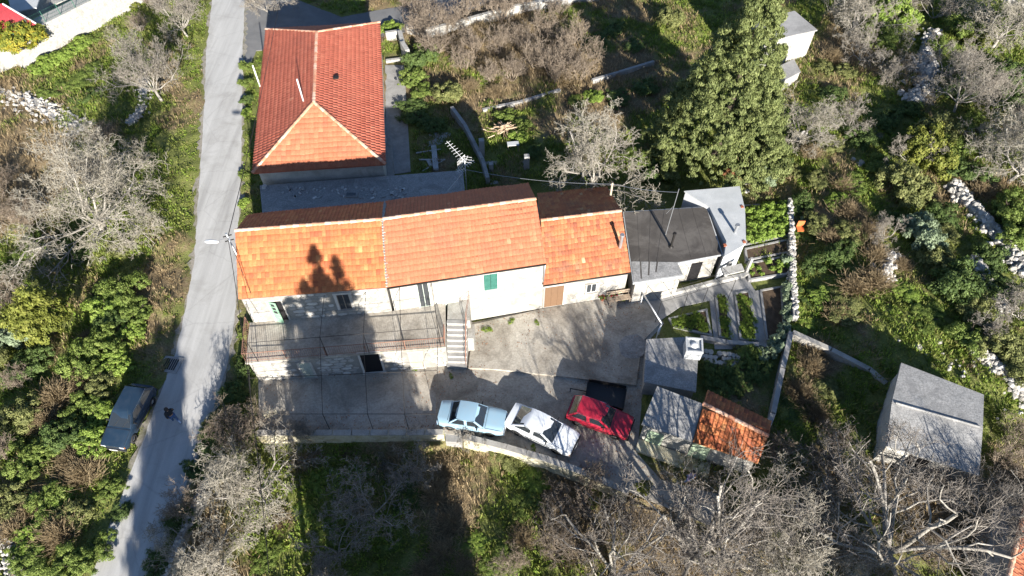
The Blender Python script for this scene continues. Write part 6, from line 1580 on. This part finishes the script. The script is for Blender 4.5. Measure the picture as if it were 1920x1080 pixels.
# ------------------------------------------------------------------ shrubs
SHRUB = [  # kind, px, py, radius, height factor, group key
 ('green', 240, 548, 1.4, 1, 'w'), ('bright', 205, 590, 1.3, 1, 'w'), ('green', 265, 590, 1.0, 1, 'w'), ('bright', 250, 625, .9, .8, 'w'), ('olive', 42, 795, 1.4, 1.1, 'w'), ('green', 165, 690, 1.5, 1, 'w'), ('olive', 190, 725, 1.1, 1, 'w'), ('green', 205, 655, 1.3, 1, 'w'),
 ('dark', 130, 822, 1.3, 1, 'w'), ('green', 60, 880, 1.2, .9, 'w'), ('bright', 180, 845, 1.1, .9, 'w'), ('green', 95, 950, 1.1, .8, 'w'), ('olive', 150, 965, 1.1, .8, 'w'), ('bright', 60, 1010, 1.0, .7, 'w'), ('green', 190, 1030, .9, .8, 'w'), ('green', 140, 1060, 1.2, .8, 'w'),
 ('olive', 5, 690, 1.4, 1, 'w'), ('grey', 30, 640, 1.6, 1.1, 'w'), ('yellow', 20, 680, 1.0, 1, 'w'), ('dark', 215, 605, 1.2, 1, 'w'), ('dark', 70, 690, 1.4, 1, 'w'), ('green', 90, 850, 1.0, .8, 'w'), ('bright', 190, 790, .9, .9, 'w'), ('green', 160, 770, 1.1, .9, 'w'), ('bright', 128, 930, .8, .7, 'w'), ('olive', 20, 940, 1.2, .9, 'w'), ('green', 190, 560, 1.0, .9, 'w'), ('dark', 150, 480, 1.0, .7, 'w'), ('green', 60, 470, 1.3, .8, 'w'), ('olive', 230, 470, 1.0, .6, 'w'), ('green', 60, 1060, 1.0, .8, 'w'), ('dark', 230, 960, .7, .6, 'w'), ('green', 20, 830, 1.1, .8, 'w'), ('green', 210, 920, .8, .7, 'w'), ('bright', 225, 690, 1.0, .8, 'w'),
 ('bright', 78, 132, 1.0, .7, 'i'), ('bright', 95, 122, 1.0, .7, 'i'), ('bright', 112, 112, 1.0, .7, 'i'), ('bright', 128, 103, 1.0, .7, 'i'), ('bright', 145, 93, 1.0, .7, 'i'), ('bright', 160, 84, .9, .7, 'i'), ('green', 180, 76, .9, .6, 'i'), ('olive', 205, 62, .9, .6, 'i'), ('green', 100, 175, 1.2, .4, 'i'), ('green', 140, 160, 1.3, .4, 'i'), ('green', 175, 140, 1.3, .4, 'i'), ('dark', 160, 185, 1.3, .4, 'i'), ('yellow', 250, 15, .8, 1, 'i'),
 ('dark', 785, 125, 1.4, 1.2, 'y'), ('green', 772, 158, 1.2, 1, 'y'), ('green', 800, 110, 1.2, 1.1, 'y'), ('olive', 838, 190, 1.3, 1.2, 'y'), ('green', 790, 178, 1.0, .9, 'y'), ('bright', 735, 55, 1.0, .8, 'y'), ('bright', 722, 58, .8, .8, 'y'), ('green', 948, 222, .9, .8, 'y'), ('bright', 975, 262, .9, .8, 'y'), ('green', 915, 200, .8, .5, 'y'), ('dark', 780, 225, 1.4, .6, 'y'), ('dark', 810, 240, 1.3, .6, 'y'), ('dark', 775, 205, 1.2, .6, 'y'), ('green', 980, 240, .8, .8, 'y'), ('bright', 1110, 185, 1.0, .8, 'y'), ('green', 1080, 195, .8, .6, 'y'), ('dark', 1160, 190, 1.2, .7, 'y'), ('dark', 1210, 170, 1.2, .7, 'y'), ('green', 1200, 305, 1.3, 1, 'y'), ('dark', 1225, 335, 1.2, 1.1, 'y'), ('dark', 1000, 290, .8, .8, 'y'), ('olive', 1250, 50, 1.4, 1.3, 'y'), ('dark', 1150, 60, 1.2, .6, 'y'), ('dark', 1190, 90, 1.2, .6, 'y'), ('dark', 1120, 80, 1.1, .6, 'y'),
 ('dark', 1330, 702, .9, .8, 'g'), ('dark', 1368, 692, .8, .8, 'g'), ('green', 1402, 672, .8, .7, 'g'), ('dark', 1420, 700, .9, .7, 'g'), ('dark', 1385, 722, .9, .7, 'g'), ('dark', 1345, 732, .8, .6, 'g'), ('olive', 1395, 660, .6, .7, 'g'), ('grey', 1432, 668, .6, .8, 'g'), ('green', 463, 130, .6, 1.2, 'h'), ('green', 462, 160, .6, 1.2, 'h'), ('dark', 463, 190, .6, 1, 'h'), ('bright', 461, 215, .5, .8, 'h'), ('green', 458, 330, .5, .8, 'h'), ('bright', 456, 385, .5, .8, 'h'), ('green', 467, 625, .6, 1, 'h'), ('dark', 462, 690, .8, 1, 'h'), ('dark', 440, 740, .9, .9, 'h'), ('olive', 415, 790, .9, .9, 'h'), ('dark', 400, 830, 1.0, .8, 'h'), ('dark', 375, 885, .9, .6, 'h'), ('dark', 340, 980, .9, .6, 'h'), ('dark', 300, 1060, .9, .6, 'h'),
 ('dark', 1440, 318, 1.6, 1.3, 'e'), ('grey', 1432, 342, 1.2, 1, 'e'), ('bright', 1662, 48, 2.2, 1.4, 'e'), ('green', 1640, 85, 1.7, 1.2, 'e'), ('yellow', 1722, 300, 2.0, 1.5, 'e'), ('olive', 1695, 365, 2.0, 1.2, 'e'), ('olive', 1750, 265, 1.7, 1.4, 'e'), ('green', 1800, 70, 1.6, 1.2, 'e'), ('yellow', 1832, 82, 1.2, 1.3, 'e'), ('green', 1880, 60, 1.8, 1.2, 'e'), ('green', 1770, 300, 1.5, 1.2, 'e'), ('bright', 1562, 385, .9, .8, 'e'), ('dark', 1500, 385, 1.1, .8, 'e'), ('olive', 1535, 430, 1.2, .8, 'e'), ('grey', 1715, 450, 1.7, 1.2, 'e'), ('olive', 1745, 490, 1.5, 1, 'e'), ('olive', 1600, 440, 1.1, .8, 'e'), ('dark', 1570, 480, 1.3, .8, 'e'), ('olive', 1555, 560, 1.2, .9, 'e'), ('olive', 1590, 585, 1.4, .9, 'e'), ('olive', 1640, 570, 1.2, .8, 'e'), ('bright', 1690, 545, 1.0, .7, 'e'), ('yellow', 1710, 540, .8, .7, 'e'), ('green', 1740, 600, 1.3, .8, 'e'), ('dark', 1790, 548, 1.9, 1.2, 'e'), ('olive', 1825, 590, 1.5, 1, 'e'), ('dark', 1850, 490, 1.3, 1, 'e'), ('green', 1885, 405, 1.6, 1.1, 'e'), ('green', 1905, 450, 1.6, 1.1, 'e'), ('olive', 1870, 655, 1.6, 1, 'e'), ('olive', 1905, 690, 1.3, 1, 'e'), ('green', 1815, 640, 1.4, .9, 'e'), ('dark', 1525, 500, 1.1, .8, 'e'), ('dark', 1520, 560, 1.1, .7, 'e'), ('olive', 1505, 610, .9, .6, 'e'), ('green', 1580, 625, 1.1, .6, 'e'), ('dark', 1610, 260, 1.5, .7, 'e'), ('dark', 1660, 230, 1.4, .7, 'e'), ('dark', 1560, 180, 1.3, .6, 'e'), ('olive', 1540, 130, 1.2, .7, 'e'), ('olive', 1580, 140, 1.1, .7, 'e'), ('dark', 1800, 180, 1.7, 1, 'e'), ('dark', 1880, 150, 1.8, 1, 'e'), ('dark', 1810, 330, 1.5, .9, 'e'), ('green', 1820, 250, 1.3, 1, 'e'), ('dark', 1900, 200, 1.5, 1, 'e'), ('dark', 1700, 210, 1.2, .8, 'e'), ('bright', 1855, 195, .8, .8, 'e'), ('olive', 1720, 20, 1.5, 1, 'e'), ('green', 1760, 95, 1.1, 1, 'e'), ('dark', 1765, 410, 1.4, .8, 'e'), ('dark', 1670, 420, 1.1, .7, 'e'), ('olive', 1490, 700, .8, .6, 'e'), ('olive', 1545, 730, 1.0, .6, 'e'), ('olive', 1770, 450, 1.1, .8, 'e'), ('green', 1660, 600, 1.1, .6, 'e'), ('bright', 1720, 625, .9, .5, 'e'), ('olive', 1480, 320, 1.0, .7, 'e'), ('olive', 1530, 340, 1.1, .6, 'e'), ('green', 1600, 350, 1.1, .6, 'e'), ('yellow', 1448, 270, .9, .8, 'e'), ('green', 1650, 320, 1.2, .8, 'e'), ('olive', 1560, 280, 1.0, .7, 'e'), ('dark', 1870, 550, 1.2, .9, 'e'), ('olive', 1900, 560, 1.1, .9, 'e'), ('green', 1500, 440, .8, .6, 'e'),
 ('bright', 595, 905, .9, .5, 's'), ('bright', 570, 960, .9, .5, 's'), ('green', 615, 985, .9, .5, 's'), ('olive', 955, 855, 1.0, .8, 's'), ('green', 985, 950, .9, .6, 's'), ('bright', 895, 1020, .8, .5, 's'), ('green', 500, 1040, 1.0, .6, 's'), ('olive', 600, 1060, .9, .5, 's'), ('dark', 730, 1000, 1.0, .5, 's'), ('dark', 760, 930, 1.0, .5, 's'), ('dark', 680, 880, .9, .5, 's'), ('green', 940, 1060, 1.0, .6, 's'), ('olive', 1000, 900, .8, .6, 's'), ('green', 1115, 925, .8, .6, 's'), ('yellow', 1205, 915, .5, .6, 's'), ('olive', 1390, 880, .9, .6, 's'), ('bright', 1320, 1045, .8, .6, 's'), ('dark', 1470, 760, 1.0, .5, 's'), ('dark', 640, 1000, .9, .5, 's'),
]
GT = {'g': ('between garden kerb and tiled shed', 'shrubs below the garden'), 'w': ('in the scrub west of the lane', 'shrubs west of the lane'), 'i': ('below the limewashed wall', 'plants below the limewashed wall'), 'y': ('in the yards north of the houses', 'shrubs of the northern yards'), 'h': ('squeezed along the east edge of the lane', 'shrubs along the lane edge'), 'e': ('on the wild eastern slope', 'shrubs of the eastern slope'), 's': ('in the overgrown southern field', 'shrubs of the southern field')}
KW = {'green': 'mid-green', 'bright': 'bright green', 'olive': 'olive-toned', 'yellow': 'yellowish green', 'dark': 'dark green', 'grey': 'grey-green'}
rr = random.Random(55)
for i, (k, a, b, r_, hf, gk) in enumerate(SHRUB):
    if gk == 'e' and 1520 < a < 1800 and 530 < b < 720 and i % 5 in (0, 2): continue
    if gk == 's' or (gk == 'e' and 1490 < a < 1790 and 520 < b < 720): hf *= .55; k = {'dark': 'green', 'olive': 'bright'}.get(k, k) if i % 2 else k
    plant(f'{k}{i%2}', 'leafy_shrub', on(a, b, -.05), rr.random()*6.28, (r_*1.02, r_*rr.uniform(.85, 1.15), r_*hf), f"{'low ' if hf < .75 else 'tall ' if hf > 1.15 else ''}{'broad ' if r_ > 1.45 else 'small ' if r_ < .85 else ''}{KW[k]} leafy shrub beside {near(a, b)}", 'shrub', f'{KW[k]} {GT[gk][1]}', 'foliage', 'stems')
DRYS = [(112, 745, 1.3), (165, 720, 1.0), (160, 890, 1.2), (118, 1000, 1.2), (135, 870, .9), (90, 790, 1.0), (60, 960, .9), (30, 1000, 1.0), (170, 640, .8)]
for i, (a, b, r_) in enumerate(DRYS): plant(f'dry{i%2}', 'dry_brush', on(a, b), i, r_, f'straw-brown dry brush beside {near(a, b)}', 'brush', 'dry brush west of the lane', 'stalks')
for i, (a, b, r_) in enumerate(((1590, 400, 1.1), (1625, 440, 1.2), (1560, 450, 1.0), (1640, 530, 1.2), (1600, 540, 1.1), (1570, 590, 1.0), (1640, 480, 1.0), (1520, 690, 1.0), (1535, 660, .9), (1500, 740, 1.0), (1530, 780, .9), (1560, 110, 1.0), (1580, 350, .9), (1520, 290, .9), (1840, 360, 1.0), (1690, 500, .8))):
    plant(f'dry{i%2}', 'dry_brush', on(a, b), i, r_, f'straw-brown dry brush beside {near(a, b)}', 'brush', 'dry brush of the eastern slope', 'stalks')
for i, (a, b, r_) in enumerate(((840, 880, 1.0), (820, 930, 1.1), (850, 980, 1.1), (830, 1040, 1.1), (800, 1070, 1.0), (870, 1060, .9), (560, 870, .8), (590, 860, .7), (655, 850, .7), (980, 1010, .9), (530, 980, .8))):
    plant(f'dry{i%2}', 'dry_brush', on(a, b), i, (r_*.9, r_*.9, r_*.5), f'straw-brown dry brush beside {near(a, b)}', 'brush', 'dry brush of the southern field', 'stalks')
for i, (a, b, r_) in enumerate(((900, 60, 1.0), (860, 90, 1.0), (950, 120, 1.0), (1000, 100, 1.1), (910, 130, 1.0), (1040, 90, 1.0), (1060, 150, 1.0), (880, 165, .8), (980, 60, 1.0), (930, 175, .8), (1030, 130, 1.0), (1080, 120, .9))):
    plant(f'dry{i%2}', 'dry_brush', on(a, b), i, r_*1.1, f'straw-brown dry brush beside {near(a, b)}', 'brush', 'dry brush of the northern plot', 'stalks')
# dead rusty sprays at the cypress foot and flank
variant('rusty', leaf_crown(71, [((0, 0, .5), (.7, .7, .6))], 1800, .16, .06, 26, .25, .3), L_RUSTY)
plant('rusty', 'dead_branch_heap', on(1368, 340), 0, 1.0, 'rusty heap of dead cypress branches behind the white annex', 'branch heap')
# garden plants: rows in beds
variant('cabbage', leaf_crown(61, [((0, 0, .22), (.30, .30, .22))], 240, .22, .18, 10, .16, .3), L_GREY)
variant('leafy', leaf_crown(62, [((0, 0, .15), (.28, .28, .18))], 320, .13, .09, 9, .14, .3), L_BRIGHT)
variant('turf', leaf_crown(63, [((0, 0, .03), (.36, .36, .07))], 1200, .075, .018, 40, .10, .3), L_GRASSB)
for i, (a, b, q) in enumerate(LATE): plant('turf', 'weed_tuft', G(a, b, .14 if b < 690 and a > 880 else .0), i, (q*2.4, q*1.3, q*1.5), 'green weed tuft growing from cracks in the paving', 'weed', 'weeds in the paving', 'leaves')
rr = random.Random(66)
for i, (a, b) in enumerate(((1478, 395), (1474, 412), (1473, 492), (1472, 545), (1473, 562), (1475, 578), (1470, 590), (1476, 600), (1468, 618), (1459, 632), (1450, 645), (1455, 655), (1445, 665), (1505, 418), (1516, 424))):
    plant('cabbage', 'cabbage_plant', G(a, b, .1), rr.random()*6, rr.uniform(.9, 1.4), 'pale blue-green cabbage plant along the dry stone wall', 'cabbage', 'cabbages by the dry stone wall', 'leaves')
def fill(P, key, step, z, name, label, cat, group, s=(.8, 1.2), jit=.5):
    x0, x1 = min(p.x for p in P), max(p.x for p in P); y0, y1 = min(p.y for p in P), max(p.y for p in P); n = 0
    y = y0
    while y < y1:
        x = x0
        while x < x1:
            xx, yy = x+rr.uniform(-jit, jit)*step, y+rr.uniform(-jit, jit)*step
            if poly_sd(P, [xx], [yy])[0] > .2:
                plant(key, name, (xx, yy, z), rr.random()*6, rr.uniform(*s), label, cat, group, 'leaves'); n += 1
            x += step
        y += step
fill(beds[6], 'leafy', .40, .18, 'leafy_vegetable', 'bright green plant in the square bed beside the white annex', 'plant', 'plants of the bright green bed', (1.0, 1.6))
fill(beds[5], 'leafy', .55, .22, 'leafy_vegetable', 'low leafy vegetable in the bed between stone edgings', 'plant', 'vegetables between stone edgings', (.6, 1.1))
for k, nm in ((0, 'wedge-shaped bed'), (1, 'narrow bed'), (2, 'wide middle bed')):
    fill(beds[k], 'turf', .42, .08, 'grass_tuft', f'short green grass tuft in the {nm} of the garden', 'grass tuft', f'grass tufts of the {nm}', (.9, 1.3))
# ------------------------------------------------------------------ ground cover: grass and weeds nobody could count
rs = np.random.RandomState(12)
def cover(name, n, test, hgt, wid, blades, mat, spread=.5, label=None):
    x = rs.uniform(-53, 55, n*3); y = rs.uniform(5, 70, n*3)
    px, py = proj(x, y, 0)
    ok = (px > -60) & (px < 1980) & (py > -40) & (py < 1130) & (flatmask(x, y) < .05)
    x, y = x[ok], y[ok]; d = gdry(x, y); nn = fbm(x, y, .9, 5, 2)
    ok = test(d, nn, rs.rand(len(x))); x, y, nn = x[ok][:n], y[ok][:n], nn[ok][:n]
    rd = -poly_sd(ROAD, x, y); hs = hgt*(.35+.65*np.clip((rd-.3)/3.0, 0, 1))*(.5+nn)
    fieldm = 1.0
    z = gz(x, y); N = len(x)
    C = np.repeat(np.stack([x, y, z], 1), blades, 0); h = np.repeat(hs, blades)*rs.uniform(.6, 1.3, N*blades)
    a = rs.rand(N*blades)*6.283; t = rs.rand(N*blades)**.7*spread; D = np.stack([np.cos(a)*t, np.sin(a)*t, np.ones(N*blades)], 1)
    s = np.stack([-np.sin(a), np.cos(a), np.zeros(N*blades)], 1)*(wid*rs.uniform(.6, 1.4, N*blades))[:, None]
    B = C+np.stack([np.cos(a), np.sin(a), 0*a], 1)*(rs.rand(N*blades)*.14)[:, None]
    V = np.stack([B-np.array([0, 0, .03]), B+D*h[:, None]*.55-s, B+D*h[:, None], B+D*h[:, None]*.55+s], 1).reshape(-1, 3)
    F = np.arange(4*N*blades).reshape(-1, 4); rv = np.clip(np.repeat(rs.rand(N), blades)*.6+rs.rand(N*blades)*.4, 0, 1)
    o = addobj(name, fastmesh(name, V, F, mat, rv)); tag(o, label, 'grass', kind='stuff')
cover('grass', 26000, lambda d, n, r: (d < .55) & (r < .9), .26, .030, 6, L_GRASS, .9, 'rough mixed grass covering the verges and slopes')
cover('weeds', 27000, lambda d, n, r: (d < .42) & (n > .38), .17, .034, 7, L_GRASSB, 1.3, 'fresh green weeds in the damper patches of ground')
cover('dead_grass', 18000, lambda d, n, r: (d > .42), .34, .020, 6, L_GRASSD, 1.2, 'dead straw-coloured grass on the dry patches of ground')

# fallen leaves and grit blown over the paving
rs = np.random.RandomState(91); n = 9000
x = rs.uniform(-16.5, 9, n); y = rs.uniform(15, 29, n); sdc = poly_sd(COURT, x, y); sdu = poly_sd(UPY, x, y)
nn = fbm(x, y, .5, 44, 3); edge = np.clip(1-sdc/1.2, 0, 1)
ok = (sdc > .15) & (rs.rand(n) < np.clip((nn-.5)*3, 0, 1)*.7+edge*.6+.03); x, y, sdu = x[ok], y[ok], sdu[ok]
P = np.stack([x, y, np.where(sdu > 0, .152, .012)], 1)
V, F = leaf_quads(P, np.array([[0, 0, 1.]])+rs.normal(size=P.shape)*.25, rs.uniform(.05, .13, len(P)), rs.uniform(.03, .07, len(P)), rs)
tag(addobj('fallen_leaves', fastmesh('fallen_leaves', V, F, L_RUSTY, rs.rand(len(P)))), 'brown fallen leaves strewn over the courtyard paving', 'leaves', kind='stuff')
